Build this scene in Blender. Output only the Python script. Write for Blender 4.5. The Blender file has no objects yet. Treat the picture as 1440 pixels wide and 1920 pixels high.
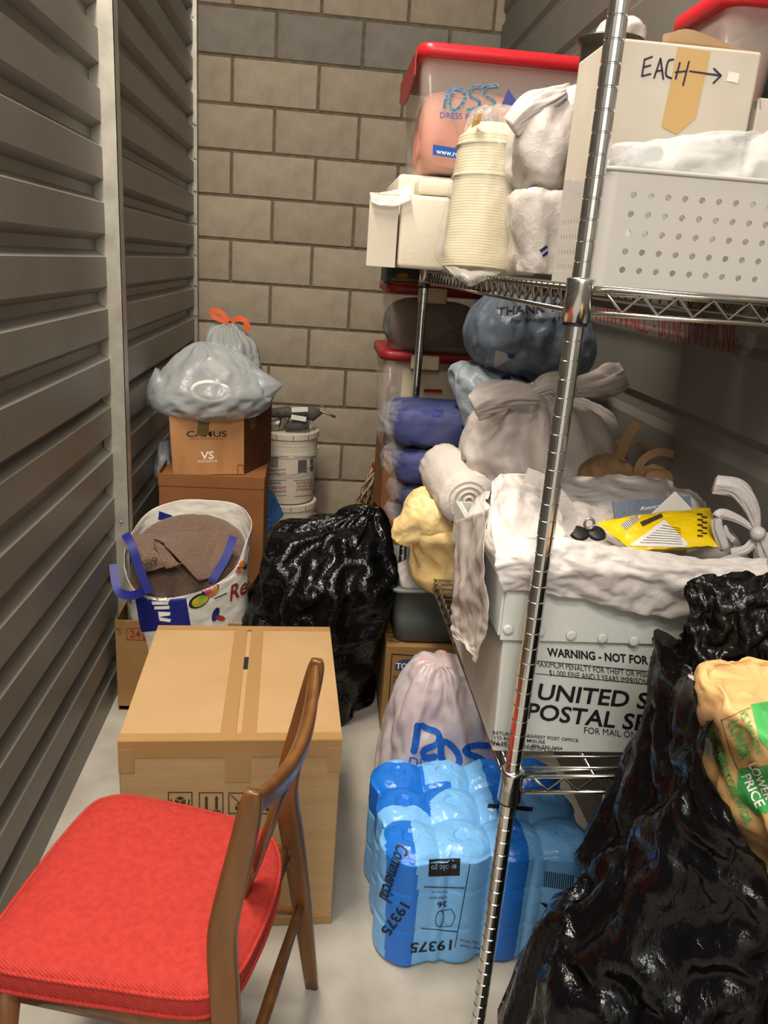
import bpy, bmesh, math, random
import numpy as np
from mathutils import Vector, Matrix, noise
from mathutils.bvhtree import BVHTree
random.seed(7)
scene = bpy.context.scene
COL = scene.collection

# ------------------------------------------------------------------ camera
FPX, CX, CY = 1465.0, 720.0, 960.0            # focal length in pixels of the 1440x1920 frame
CAM = Vector((0, 0, 1.45))
def _axes(dvp=(600, 487), vvp=(386, 5593)):
    d = Vector((dvp[0]-CX, dvp[1]-CY, FPX)).normalized()
    v = Vector((vvp[0]-CX, vvp[1]-CY, FPX)); v = (v - d*v.dot(d)).normalized()
    return v.cross(d), d, -v                  # world X, Y, Z in camera coords (right, down, forward)
AX, AY, AZ = _axes()
cam_data = bpy.data.cameras.new('camera'); cam_data.sensor_fit = 'HORIZONTAL'
cam_data.sensor_width = 36; cam_data.lens = FPX*36/1440; cam_data.clip_start = .02
cam = bpy.data.objects.new('camera', cam_data); COL.objects.link(cam)
right = Vector((AX.x, AY.x, AZ.x)); up = -Vector((AX.y, AY.y, AZ.y)); back = -Vector((AX.z, AY.z, AZ.z))
M = Matrix((right, up, back)).transposed().to_4x4(); M.translation = CAM
cam.matrix_world = M
scene.camera = cam

# ------------------------------------------------------------------ world, lights, exposure
world = bpy.data.worlds.new('world'); scene.world = world; world.use_nodes = True
wbg = world.node_tree.nodes['Background']
wbg.inputs[0].default_value = (1.0, .95, .88, 1); wbg.inputs[1].default_value = .13
def area(name, loc, target, sx, sy, power, color):
    l = bpy.data.lights.new(name, 'AREA'); l.shape = 'RECTANGLE'; l.size = sx; l.size_y = sy
    l.energy = power; l.color = color
    o = bpy.data.objects.new(name, l); COL.objects.link(o); o.location = loc
    o.rotation_euler = (Vector(target)-Vector(loc)).to_track_quat('-Z', 'Y').to_euler()
    return o
area('corridor_lamp', (-.3, -.35, 2.8), (-.12, .3, 0), 1.0, .3, 32, (1, .895, .755))
area('added_corridor_fill', (.1, -1.15, 2.8), (.1, -1.1, 0), 1.4, .3, 30, (.95, .97, 1))  # added unseen fill light, brightens wall_front so the chrome posts reflect it
area('unit_lamp', (-.48, 1.3, 3.5), (-.42, 1.8, 0), .3, 1.4, 78, (1, .895, .755))
scene.view_settings.view_transform = 'Standard'; scene.view_settings.look = 'None'
scene.view_settings.gamma = 1; scene.view_settings.use_curve_mapping = False
scene.view_settings.exposure = 0.5

# ------------------------------------------------------------------ pixel -> place helpers
def ray(x, y):
    c = Vector(((x-CX)/FPX, (y-CY)/FPX, 1)); return Vector((AX.dot(c), AY.dot(c), AZ.dot(c)))
def PY(x, y, Y): d = ray(x, y); return CAM + d*(Y/d.y)
def PZ(x, y, Z): d = ray(x, y); return CAM + d*((Z-CAM.z)/d.z)
def PX(x, y, X): d = ray(x, y); return CAM + d*(X/d.x)

# ------------------------------------------------------------------ object helpers
ORG, GEO = {}, {}
def tag(o, label, cat, group=None, kind=None):
    if label: o['label'] = label
    if cat: o['category'] = cat
    if group: o['group'] = group
    if kind: o['kind'] = kind
    return o
def thing(name, label, cat, loc, group=None):
    o = bpy.data.objects.new(name, None); COL.objects.link(o); o.location = loc
    o.empty_display_size = .05; ORG[o] = Vector(loc)
    return tag(o, label, cat, group)
def link(name, verts, faces, mat, parent=None, smooth=False, fmat=None):
    """one mesh object from world-space vertices, child of parent or top-level with its origin at its base"""
    V = [Vector(v) for v in verts]
    if parent is not None: org = ORG[parent]
    else:
        a = np.array([tuple(v) for v in V]); org = Vector((*(a[:, :2].min(0)+a[:, :2].max(0))/2, a[:, 2].min()))
    me = bpy.data.meshes.new(name); me.from_pydata([tuple(v-org) for v in V], [], faces)
    for mm in (mat if isinstance(mat, (list, tuple)) else [mat]): me.materials.append(mm)
    if smooth: me.polygons.foreach_set('use_smooth', [True]*len(me.polygons))
    if fmat: me.polygons.foreach_set('material_index', fmat)
    me.update()
    o = bpy.data.objects.new(name, me); COL.objects.link(o)
    if parent is not None: o.parent = parent
    else: o.location = org
    ORG[o] = org; GEO[o] = (V, faces)
    return o
class MB:
    def __init__(s): s.v, s.f = [], []
    def add(s, v, f):
        k = len(s.v); s.v += [Vector(p) for p in v]; s.f += [tuple(i+k for i in q) for q in f]; return s
    def box(s, a, b, M=None):
        (x0, y0, z0), (x1, y1, z1) = a, b
        v = [Vector(p) for p in ((x0,y0,z0),(x1,y0,z0),(x1,y1,z0),(x0,y1,z0),(x0,y0,z1),(x1,y0,z1),(x1,y1,z1),(x0,y1,z1))]
        if M: v = [M @ p for p in v]
        return s.add(v, [(3,2,1,0),(4,5,6,7),(0,1,5,4),(1,2,6,5),(2,3,7,6),(3,0,4,7)])
    def rbox(s, a, b, r=.004, M=None, seg=2):
        bm = bmesh.new(); bmesh.ops.create_cube(bm, size=1)
        for v in bm.verts: v.co = Vector([(a[i]+b[i])/2 + v.co[i]*(b[i]-a[i]) for i in range(3)])
        bmesh.ops.bevel(bm, geom=bm.edges[:], offset=r, segments=seg, affect='EDGES', profile=.5)
        return s.bm(bm, M)
    def bm(s, bm, M=None):
        bm.verts.index_update()
        s.add([(M @ v.co) if M else v.co.copy() for v in bm.verts], [tuple(v.index for v in f.verts) for f in bm.faces]); bm.free(); return s
    def tube(s, pts, r, n=8, cap=True, rs=None, flat=None, sq=2, pleat=None):
        """sweep a circle (or ellipse: flat=(a,b,axis)) along pts"""
        pts = [Vector(p) for p in pts]; k = len(s.v); m = len(pts); nrm = None
        for i, p in enumerate(pts):
            t = (pts[min(i+1, m-1)]-pts[max(i-1, 0)]).normalized()
            if flat: nrm = (flat[2]-t*flat[2].dot(t)).normalized()
            elif nrm is None:
                a = Vector((0, 0, 1)) if abs(t.z) < .9 else Vector((1, 0, 0)); nrm = (a-t*a.dot(t)).normalized()
            else: nrm = (nrm-t*nrm.dot(t)).normalized()
            b = t.cross(nrm); rr = rs[i] if rs else r
            for j in range(n):
                an = 2*math.pi*j/n
                ra, rb = (flat[0]*rr, flat[1]*rr) if flat else (rr, rr)
                k_ = (abs(math.cos(an))**sq+abs(math.sin(an))**sq)**(-1/sq)
                if pleat: k_ *= 1+pleat[0]*noise.noise(Vector((math.cos(an)*pleat[1], math.sin(an)*pleat[1], pleat[2]+i*.12)))*1.8
                s.v.append(p + nrm*(ra*k_*math.cos(an)) + b*(rb*k_*math.sin(an)))
        for i in range(m-1):
            for j in range(n):
                a, b2 = k+i*n+j, k+i*n+(j+1) % n
                s.f.append((a, b2, b2+n, a+n))
        if cap: s.f.append(tuple(k+j for j in reversed(range(n)))); s.f.append(tuple(k+(m-1)*n+j for j in range(n)))
        return s
    def lathe(s, prof, c, n=32, axis=None):
        k = len(s.v); m = len(prof); c = Vector(c)
        q = (Vector(axis).to_track_quat('Z', 'Y') if axis else None)
        for (r, z) in prof:
            for j in range(n):
                an = 2*math.pi*j/n; p = Vector((r*math.cos(an), r*math.sin(an), z))
                s.v.append(c + (q @ p if q else p))
        for i in range(m-1):
            for j in range(n):
                a, b = k+i*n+j, k+i*n+(j+1) % n
                s.f.append((a, b, b+n, a+n))
        s.f.append(tuple(k+j for j in reversed(range(n)))); s.f.append(tuple(k+(m-1)*n+j for j in range(n)))
        return s
    def build(s, name, mat, parent=None, smooth=False, fmat=None): return link(name, s.v, s.f, mat, parent, smooth, fmat)
def crom(P, t):
    """Catmull-Rom through rows of numbers, t in 0..1"""
    n = len(P)-1; x = min(max(t, 0), 1)*n; i = min(int(x), n-1); f = x-i
    a, b, c, d = (P[max(i-1, 0)], P[i], P[i+1], P[min(i+2, n)])
    return [.5*((2*b[k]) + (-a[k]+c[k])*f + (2*a[k]-5*b[k]+4*c[k]-d[k])*f*f + (-a[k]+3*b[k]-3*c[k]+d[k])*f**3) for k in range(len(b))]
def ridge(p, seed, octv=3):
    s, a, f, w = 0, 1, 1, 0
    for i in range(octv):
        s += a*(1-2.4*abs(noise.noise(Vector((p[0]*f+seed*7.3, p[1]*f-seed*3.1, p[2]*f+i*11.7))))); w += a; a *= .5; f *= 2.1
    return s/w
def pxrows(L):
    out = []
    for (y, xl, xr, Y, ry) in L:
        a, b = PY(xl, y, Y), PY(xr, y, Y); out.append(((a.z+b.z)/2, (a.x+b.x)/2, Y, (b.x-a.x)/2, ry))
    return out[::-1]
def relax(V, per, su, sv, iters, teth, seed, bend=.35, jit=.002):
    """let an over-sized film settle round its shape: grid V (rows, cols, 3) buckles into folds.
    su, sv = surplus of film along the columns / rows; teth = pull back to the stuffed shape"""
    rng = np.random.default_rng(seed); V0 = V.copy()
    nx = lambda A, k: np.roll(A, -k, 1) if per else A[:, k:]
    cu = lambda A, k: A if per else A[:, :-k]
    def pairs(A):
        return [(cu(A, 1), nx(A, 1)), (A[:-1], A[1:]), (cu(A, 1)[:-1], nx(A, 1)[1:]), (nx(A, 1)[:-1], cu(A, 1)[1:]), (cu(A, 2), nx(A, 2)), (A[:-2], A[2:])]
    sc = [1+su, 1+sv, 1+(su+sv)/2, 1+(su+sv)/2, 1+su, 1+sv]; wt = [1, 1, .6, .6, bend, bend]
    base = pairs(V0); R = [np.linalg.norm(q-p, axis=2, keepdims=True)*k for (p, q), k in zip(base, sc)]
    du = np.gradient(V0, axis=1); dv = np.gradient(V0, axis=0); N = np.cross(du, dv); N /= np.linalg.norm(N, axis=2, keepdims=True)+1e-9
    J = rng.normal(size=V.shape[:2])
    for _ in range(2): J = (J+np.roll(J, 1, 1)+np.roll(J, -1, 1)+np.roll(J, 1, 0)+np.roll(J, -1, 0))/2.2
    V = V+N*(J*jit)[..., None]
    for it in range(iters):
        C = np.zeros_like(V); n = C.shape[1]
        for (p, q), r, w, k in zip(pairs(V), R, wt, range(6)):
            d = q-p; l = np.linalg.norm(d, axis=2, keepdims=True)+1e-9; c = d*((l-r)/l*(.5*w))
            if k >= 4: c = np.where(l < r, c, 0)
            if k in (0, 4):
                st = 1 if k == 0 else 2
                if per: C += c; C -= np.roll(c, st, 1)
                else: C[:, :-st] += c; C[:, st:] -= c
            elif k in (1, 5):
                st = 1 if k == 1 else 2; C[:-st] += c; C[st:] -= c
            elif k == 2:
                if per: C[:-1] += c; C[1:] -= np.roll(c, 1, 1)
                else: C[:-1, :-1] += c; C[1:, 1:] -= c
            else:
                if per: C[:-1] += np.roll(c, 1, 1); C[1:] -= c
                else: C[:-1, 1:] += c; C[1:, :-1] -= c
        V = V+C*.36+(V0-V)*teth
    return V
def upsample(V, per):
    A = V if not per else np.concatenate([V, V[:, :1]], 1)
    B = np.empty((A.shape[0], A.shape[1]*2-1, 3)); B[:, ::2] = A; B[:, 1::2] = (A[:, 1:]+A[:, :-1])/2
    C = np.empty((B.shape[0]*2-1, B.shape[1], 3)); C[::2] = B; C[1::2] = (B[1:]+B[:-1])/2
    return C[:, :-1] if per else C
def bag(name, rows, mat, parent=None, crump=.010, freq=9, an=(1, 1, .6), seed=1, n=72, m=48, exp=2.4,
        open_top=False, folds=0, foldn=9, tilt=None, floor=None, smooth=True, su=.075, sv=.022, teth=.005, lump=None, fine=True, bend=.7):
    """plastic-bag body lofted through rows (z, cx, cy, rx, ry) from the bottom up, its film buckled into folds"""
    hz_ = max(r[0] for r in rows)-min(r[0] for r in rows); rx_ = max(r[3] for r in rows); ry_ = max(r[4] for r in rows)
    n, m = int(max(28, min(6.0*math.hypot(rx_, ry_)*.72/.0145, 72))), int(max(12, min((hz_+.6*rx_)/.0145, 48)))
    lump = crump*.9 if lump is None else lump
    G = np.zeros((m+1, n, 3)); rm = max(r[3] for r in rows)
    for i in range(m+1):
        t = i/m; z, cx, cy, rx, ry = crom(rows, t); rx, ry = max(rx, .003), max(ry, .003)
        g = folds*(1-min(rx/rm, 1))**.7*max(0, (t-.35)/.65)
        for j in range(n):
            th = 2*math.pi*j/n; c, s_ = math.cos(th), math.sin(th)
            k = (abs(c)**exp+abs(s_)**exp)**(-1/exp)
            fd = 1 + g*(noise.noise(Vector((c*foldn*.4, s_*foldn*.4, seed*5.1)))*1.6)
            p = Vector((cx+rx*k*c*fd, cy+ry*k*s_*fd, z))
            if tilt: p.z += tilt(th, t)
            q = Vector((p.x*freq*an[0], p.y*freq*an[1], p.z*freq*an[2]))
            d = noise.noise(q+Vector((seed*2, 0, 0)))*lump*2.2*min(1, min(rx, ry)/.05)
            p += Vector((c, s_*.9, .2*math.sin(t*6+th)))*d
            G[i, j] = p
    G = relax(G, True, su, sv, 90, teth, seed, bend, crump*.25)
    if fine: G = relax(upsample(G, True), True, su*.3, sv*.4, 36, teth*2, seed+1, bend*.7, .0012)
    m, n = G.shape[0]-1, G.shape[1]
    if floor is not None: G[..., 2] = np.maximum(G[..., 2], floor)
    V = [Vector(p) for p in G.reshape(-1, 3)]; F = []
    for i in range(m):
        for j in range(n):
            a, b = i*n+j, i*n+(j+1) % n; F.append((a, b, b+n, a+n))
    V.append(sum((V[j] for j in range(n)), Vector())/n); F += [(len(V)-1, (j+1) % n, j) for j in range(n)]
    if not open_top:
        V.append(sum((V[m*n+j] for j in range(n)), Vector())/n); F += [(len(V)-1, m*n+j, m*n+(j+1) % n) for j in range(n)]
    return link(name, V, F, mat, parent, smooth)
def sheet(name, grid, mat, parent=None, nu=40, nv=40, crump=.006, freq=14, seed=1, thick=.0012, an=(1, 1, 1), su=.05, sv=.03, teth=.006):
    """slack sheet through a grid of world points (rows of columns)"""
    rows = [[list(p) for p in r] for r in grid]; nu, nv = max(nu//2, 6), max(nv//2, 6)
    G = np.zeros((nv+1, nu+1, 3))
    for i in range(nv+1):
        r = [crom([rows[k][c] for k in range(len(rows))], i/nv) for c in range(len(rows[0]))]
        for j in range(nu+1): G[i, j] = crom(r, j/nu)
    if crump > .0015:
        G = relax(G, False, su, sv, 60, teth, seed, .35, crump*.3)
        G = relax(upsample(G, False), False, su*.45, sv*.45, 36, teth*1.6, seed+1, .25, .001)
    nv, nu = G.shape[0]-1, G.shape[1]-1
    V = [Vector(p) for p in G.reshape(-1, 3)]
    F = [(i*(nu+1)+j, i*(nu+1)+j+1, (i+1)*(nu+1)+j+1, (i+1)*(nu+1)+j) for i in range(nv) for j in range(nu)]
    o = link(name, V, F, mat, parent, True)
    if thick: s = o.modifiers.new('thickness', 'SOLIDIFY'); s.thickness = thick
    return o
# ---- flat print laid onto a surface
def _lay(name, V2, F2, targets, mat, parent, off, maxe=14):
    bm = bmesh.new(); vs = [bm.verts.new((x, y, 0)) for x, y in V2]
    for f in F2:
        try: bm.faces.new([vs[i] for i in f])
        except ValueError: pass
    bmesh.ops.triangulate(bm, faces=bm.faces[:])
    for _ in range(4):
        e = [e for e in bm.edges if e.calc_length() > maxe]
        if not e: break
        bmesh.ops.subdivide_edges(bm, edges=e, cuts=1); bmesh.ops.triangulate(bm, faces=bm.faces[:])
    bm.verts.index_update()
    trees = [BVHTree.FromPolygons(GEO[t][0], GEO[t][1]) for t in targets]
    W, ok = [], []
    for v in bm.verts:
        d = ray(v.co.x, v.co.y).normalized(); best = None
        for tr in trees:
            h = tr.ray_cast(CAM, d)
            if h[0] is not None and (best is None or h[3] < best[3]): best = h
        if best is None: W.append(Vector((0, 0, 0))); ok.append(False)
        else:
            nn = best[1] if best[1].dot(d) < 0 else -best[1]
            W.append(best[0]+nn*off); ok.append(True)
    F = [tuple(v.index for v in f.verts) for f in bm.faces if all(ok[v.index] for v in f.verts)]
    bm.free()
    if not F: return None
    used = sorted({i for f in F for i in f}); rm = {a: b for b, a in enumerate(used)}
    return link(name, [W[i] for i in used], [tuple(rm[i] for i in f) for f in F], mat, parent, True)
_tc = {}
def text2d(s, bold=0):
    if (s, bold) in _tc: return _tc[(s, bold)]
    cu = bpy.data.curves.new('t', 'FONT'); cu.body = s; cu.offset = bold; cu.resolution_u = 3
    o = bpy.data.objects.new('t', cu); COL.objects.link(o)
    dg = bpy.context.evaluated_depsgraph_get(); me = o.evaluated_get(dg).to_mesh()
    V = [(v.co.x, v.co.y) for v in me.vertices]; F = [tuple(p.vertices) for p in me.polygons]
    o.evaluated_get(dg).to_mesh_clear(); bpy.data.objects.remove(o); bpy.data.curves.remove(cu)
    _tc[(s, bold)] = (V, F); return V, F
def ptext(s, p0, p1, up, targets, mat, parent, off=.0012, bold=.0, name='lettering', maxe=9):
    """text from pixel p0 to p1 along the baseline with cap-height vector up (pixels), laid onto targets"""
    V, F = text2d(s, bold)
    if not V: return
    x0, x1 = min(v[0] for v in V), max(v[0] for v in V); H = .70
    V2 = [(p0[0]+(p1[0]-p0[0])*(x-x0)/(x1-x0)+up[0]*y/H, p0[1]+(p1[1]-p0[1])*(x-x0)/(x1-x0)+up[1]*y/H) for x, y in V]
    return _lay(name, V2, F, targets, mat, parent, off, maxe)
def pstroke(lines, w, targets, mat, parent, off=.0012, name='lettering', maxe=9, round_=True):
    if name == 'print' and len(lines) > 1: return [pstroke([q], w, targets, mat, parent, off, name, maxe, round_) for q in lines]
    V, F = [], []
    for L in lines:
        for (a, b) in zip(L, L[1:]):
            dx, dy = b[0]-a[0], b[1]-a[1]; l = math.hypot(dx, dy) or 1; nx, ny = -dy/l*w/2, dx/l*w/2; k = len(V)
            V += [(a[0]+nx, a[1]+ny), (b[0]+nx, b[1]+ny), (b[0]-nx, b[1]-ny), (a[0]-nx, a[1]-ny)]; F.append((k, k+1, k+2, k+3))
        if round_:
            for a in L:
                k = len(V); V += [(a[0]+w/2*math.cos(i*math.pi/4), a[1]+w/2*math.sin(i*math.pi/4)) for i in range(8)]; F.append(tuple(range(k, k+8)))
    return _lay(name, V, F, targets, mat, parent, off, maxe)
def ppoly(polys, targets, mat, parent, off=.001, name='print', maxe=9):
    if name == 'print' and len(polys) > 1: return [ppoly([q], targets, mat, parent, off, name, maxe) for q in polys]
    V, F = [], []
    for P in polys: k = len(V); V += list(P); F.append(tuple(range(k, k+len(P))))
    return _lay(name, V, F, targets, mat, parent, off, maxe)
def curve(pts, n=10):
    return [tuple(crom(pts, i/(n*(len(pts)-1)))) for i in range(n*(len(pts)-1)+1)]

# ------------------------------------------------------------------ materials
def lin(h):
    h = h.lstrip('#'); o = []
    for i in (0, 2, 4):
        c = int(h[i:i+2], 16)/255; o.append(c/12.92 if c <= .04045 else ((c+.055)/1.055)**2.4)
    return (*o, 1)
def mat(name, col, rough=.5, metal=0, col2=None, vs=8, vd=4, lo=.35, hi=.65, bump=0, bs=40, bd=6, ridged=False, alpha=1,
        spec=.5, coat=0, sheen=0, wave=None, stretch=None, rnd=0, trans=0, ior=1.45):
    m = bpy.data.materials.new(name); m.use_nodes = True; nt = m.node_tree; N = nt.nodes; L = nt.links
    b = N['Principled BSDF']; c1 = lin(col)
    b.inputs['Base Color'].default_value = c1; b.inputs['Roughness'].default_value = rough
    b.inputs['Metallic'].default_value = metal; b.inputs['Specular IOR Level'].default_value = spec
    b.inputs['Coat Weight'].default_value = coat; b.inputs['Sheen Weight'].default_value = sheen
    b.inputs['Alpha'].default_value = alpha; b.inputs['Transmission Weight'].default_value = trans; b.inputs['IOR'].default_value = ior
    tc = N.new('ShaderNodeTexCoord'); src = tc.outputs['Object']
    if stretch:
        mp = N.new('ShaderNodeMapping'); mp.inputs['Scale'].default_value = stretch; L.new(src, mp.inputs['Vector']); src = mp.outputs[0]
    outc = None
    if col2:
        nz = N.new('ShaderNodeTexNoise'); nz.inputs['Scale'].default_value = vs; nz.inputs['Detail'].default_value = vd
        L.new(src, nz.inputs['Vector'])
        cr = N.new('ShaderNodeValToRGB'); cr.color_ramp.elements[0].position = lo; cr.color_ramp.elements[1].position = hi
        cr.color_ramp.elements[0].color = c1; cr.color_ramp.elements[1].color = lin(col2)
        L.new(nz.outputs['Fac'], cr.inputs[0]); outc = cr.outputs[0]
    if rnd:
        oi = N.new('ShaderNodeObjectInfo'); hs = N.new('ShaderNodeHueSaturation'); mr = N.new('ShaderNodeMapRange')
        mr.inputs['To Min'].default_value = 1-rnd; mr.inputs['To Max'].default_value = 1+rnd
        L.new(oi.outputs['Random'], mr.inputs['Value']); L.new(mr.outputs[0], hs.inputs['Value'])
        if outc: L.new(outc, hs.inputs['Color'])
        else: hs.inputs['Color'].default_value = c1
        outc = hs.outputs[0]
    if outc: L.new(outc, b.inputs['Base Color'])
    if bump:
        if wave:
            t = N.new('ShaderNodeTexWave'); t.inputs['Scale'].default_value = wave; t.bands_direction = 'DIAGONAL'
            t.inputs['Distortion'].default_value = 1.5; L.new(src, t.inputs['Vector']); hgt = t.outputs['Fac']
        else:
            t = N.new('ShaderNodeTexNoise'); t.inputs['Scale'].default_value = bs*(2.4 if ridged else 1); t.inputs['Detail'].default_value = bd
            L.new(src, t.inputs['Vector']); hgt = t.outputs['Fac']
        if ridged:
            a = N.new('ShaderNodeMath'); a.operation = 'SUBTRACT'; a.inputs[1].default_value = .5; L.new(hgt, a.inputs[0])
            c = N.new('ShaderNodeMath'); c.operation = 'ABSOLUTE'; L.new(a.outputs[0], c.inputs[0])
            d = N.new('ShaderNodeMath'); d.operation = 'POWER'; d.inputs[1].default_value = .6; L.new(c.outputs[0], d.inputs[0]); hgt = d.outputs[0]
        bp = N.new('ShaderNodeBump'); bp.inputs['Strength'].default_value = 1; bp.inputs['Distance'].default_value = bump*(.45 if ridged else 1)
        if ridged: bp.invert = True
        L.new(hgt, bp.inputs['Height']); L.new(bp.outputs[0], b.inputs['Normal'])
    return m
MT = {}
MT['floor'] = mat('concrete_floor', '#aba59a', .6, col2='#938d81', vs=6, vd=9, lo=.42, hi=.72, bump=.002, bs=18)
MT['block'] = mat('concrete_block', '#a79b89', .9, col2='#988c79', vs=14, vd=8, lo=.3, hi=.7, bump=.003, bs=120, rnd=.07)
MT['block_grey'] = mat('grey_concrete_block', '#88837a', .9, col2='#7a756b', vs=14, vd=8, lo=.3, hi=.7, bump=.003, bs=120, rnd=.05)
MT['mortar'] = mat('mortar', '#736755', .95, col2='#5e5343', vs=30, bump=.004, bs=60)
MT['panel'] = mat('galvanised_panel', '#7f7b73', .42, .3, col2='#75716a', vs=3, bump=.0004, bs=200)
MT['panel_dark'] = mat('painted_panel', '#76736d', .5, .25, col2='#6e6b65', vs=3)
MT['stud'] = mat('galvanised_stud', '#b9b5a8', .4, .5, col2='#a5a196', vs=20)
MT['chrome'] = mat('chrome', '#d6d6d4', .17, 1)
MT['steel'] = mat('dull_steel', '#a9a59b', .4, .7, col2='#79746b', vs=30)
MT['wire'] = mat('chrome_wire', '#b4b1a8', .2, 1)
MT['card'] = mat('cardboard', '#b29167', .75, col2='#aa895e', vs=6, bump=.0004, bs=40, stretch=(1, 1, 8))
MT['card_dk'] = mat('brown_cardboard', '#8c5a30', .75, col2='#80512a', vs=6, bump=.0005, bs=30)
MT['card_tan'] = mat('tan_cardboard', '#9b7746', .8, col2='#8d6b3d', vs=8, bump=.0005, bs=30)
MT['card_in'] = mat('cardboard_inside', '#7d6344', .85)
MT['copper'] = mat('copper_printed_cardboard', '#bd8a5c', .35, .1, col2='#b07e50', vs=5, bump=.0006, bs=14, stretch=(4, 4, .6))
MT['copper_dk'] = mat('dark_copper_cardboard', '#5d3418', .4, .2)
MT['tape'] = mat('packing_tape', '#a27d4e', .3, coat=.3)
MT['tape_dk'] = mat('brown_tape', '#6e5532', .35)
MT['white_card'] = mat('white_card', '#c9c0b2', .7, col2='#c0b6a6', vs=9)
MT['ink'] = mat('black_ink', '#15151a', .6); MT['ink_brown'] = mat('brown_ink', '#42301f', .7)
MT['ink_purple'] = mat('marker_ink', '#2a2238', .6); MT['ink_red'] = mat('red_ink', '#8d2f22', .7)
MT['ink_blue'] = mat('blue_ink', '#1453a8', .45); MT['ink_navy'] = mat('navy_ink', '#1e2c6b', .5); MT['ink_green'] = mat('green_ink', '#3f9a4f', .5)
MT['ink_white'] = mat('white_ink', '#efe9dd', .6); MT['ink_grey'] = mat('grey_ink', '#5c5a56', .6); MT['ink_pale_blue'] = mat('pale_blue_ink', '#7fa3bd', .5)
MT['tork_blue'] = mat('label_blue', '#33496b', .6)
MT['red_fab'] = mat('red_wool', '#b4332a', .85, col2='#a62a21', vs=90, bump=.0006, bs=160, sheen=0, wave=95)
MT['wood'] = mat('teak_wood', '#764b24', .4, col2='#5d3b1b', vs=10, vd=5, stretch=(3, 3, .35), coat=.25)
MT['wood_dk'] = mat('teak_dark', '#5a3a20', .5)
MT['wbag'] = mat('white_plastic_film', '#c6bfba', .42, bump=.0035, bs=16, bd=5, ridged=True, spec=.5)
MT['wbag2'] = mat('grey_white_plastic_film', '#b9b0ab', .45, bump=.004, bs=14, bd=5, ridged=True, stretch=(1, 1, .5))
MT['wfilm'] = mat('translucent_white_film', '#dcdcdc', .35, bump=.003, bs=18, ridged=True, alpha=.45)
MT['gfilm'] = mat('frosted_bag_film', '#b4b9bb', .3, bump=.003, bs=14, ridged=True, alpha=.6)
MT['clear'] = mat('clear_film', '#d8d4cc', .18, bump=.004, bs=16, ridged=True, alpha=.22)
MT['clear2'] = mat('crinkled_clear_wrap', '#cfd2da', .1, bump=.004, bs=22, ridged=True, alpha=.05)
MT['wrap'] = mat('crinkled_wrap_end', '#c9ccd4', .12, bump=.004, bs=22, ridged=True, alpha=.12)
MT['binclear'] = mat('clear_bin_plastic', '#d8c8be', .2, alpha=.2)
MT['red_lid'] = mat('red_plastic', '#c4202a', .35)
MT['red_dk'] = mat('dark_red_plastic', '#8e1c20', .4)
MT['cream'] = mat('cream_plastic', '#d8cba8', .45)
MT['black'] = mat('black_bag_film', '#0a0a0b', .17, bump=.008, bs=14, bd=5, ridged=True, spec=.45)
MT['black_thin'] = mat('thin_black_bag_film', '#08080a', .15, bump=.007, bs=12, bd=5, ridged=True, spec=.3, alpha=.93, stretch=(1.2, 1.2, .5))
MT['blue_fab'] = mat('blue_cloth', '#1d2b72', .65, col2='#15205a', vs=20)
MT['blue_bag'] = mat('blue_grey_bag_film', '#626e7c', .38, col2='#535f6e', vs=5, bump=.004, bs=12, ridged=True)
MT['yellow_bag'] = mat('cream_plastic_bag', '#e3c88e', .45, col2='#dcbd80', vs=6, bump=.005, bs=13, ridged=True)
MT['tan_bag'] = mat('tan_plastic_bag', '#d3aa72', .4, col2='#caa069', vs=5, bump=.003, bs=10, ridged=True)
MT['roll'] = mat('white_cloth_roll', '#cfc6be', .6, bump=.004, bs=20, ridged=True)
MT['tub'] = mat('grey_plastic', '#69706f', .5)
MT['bucket'] = mat('white_bucket_plastic', '#d6cdbd', .4, col2='#cabfae', vs=7)
MT['basket'] = mat('white_basket_plastic', '#b9b4ae', .4)
MT['foam'] = mat('white_foam', '#d8cfbc', .8, bump=.0006, bs=120)
MT['plates'] = mat('foam_plates', '#d8ccab', .7)
MT['pink'] = mat('pink_bag', '#f2a48f', .6)
MT['pinkish'] = mat('pinkish_cloth', '#e39b93', .7)
MT['kraft'] = mat('kraft_paper', '#927350', .8, col2='#836646', vs=8, bump=.002, bs=14, ridged=True)
MT['usps'] = mat('corrugated_plastic', '#c9cbc5', .45, col2='#c0c2bb', vs=4, bump=.0006, bs=60, stretch=(3, 3, .1))
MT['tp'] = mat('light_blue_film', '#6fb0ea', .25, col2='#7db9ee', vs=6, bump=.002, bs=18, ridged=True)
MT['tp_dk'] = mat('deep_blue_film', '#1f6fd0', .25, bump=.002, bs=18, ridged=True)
MT['tote'] = mat('woven_tote', '#ddd8ce', .5, bump=.002, bs=14, ridged=True)
MT['tote_blue'] = mat('tote_blue', '#161e74', .5)
MT['tweed'] = mat('brown_tweed', '#7b6353', .95, col2='#574437', vs=320, vd=2, sheen=.2, bump=.001, bs=300)
MT['lining'] = mat('brown_lining', '#4a3217', .5)
MT['orange'] = mat('orange_tie', '#d2571c', .4)
MT['mop'] = mat('mop_string', '#a4907a', .95, col2='#7c6a54', vs=60, bump=.004, bs=80)
MT['ochre'] = mat('ochre_cloth', '#94712f', .9, col2='#7e5f26', vs=20, bump=.004, bs=30)
MT['yellow'] = mat('yellow_pouch', '#ecc913', .3, bump=.003, bs=16, ridged=True)
MT['label'] = mat('label_white', '#e4ded6', .6)
MT['dark'] = mat('dark_plastic', '#22211f', .5)
MT['grime'] = mat('dull_grey', '#4d4a46', .7)
MT['blue_poly'] = mat('blue_plastic_bag', '#3a74b8', .3, bump=.004, bs=20, ridged=True)
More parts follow.
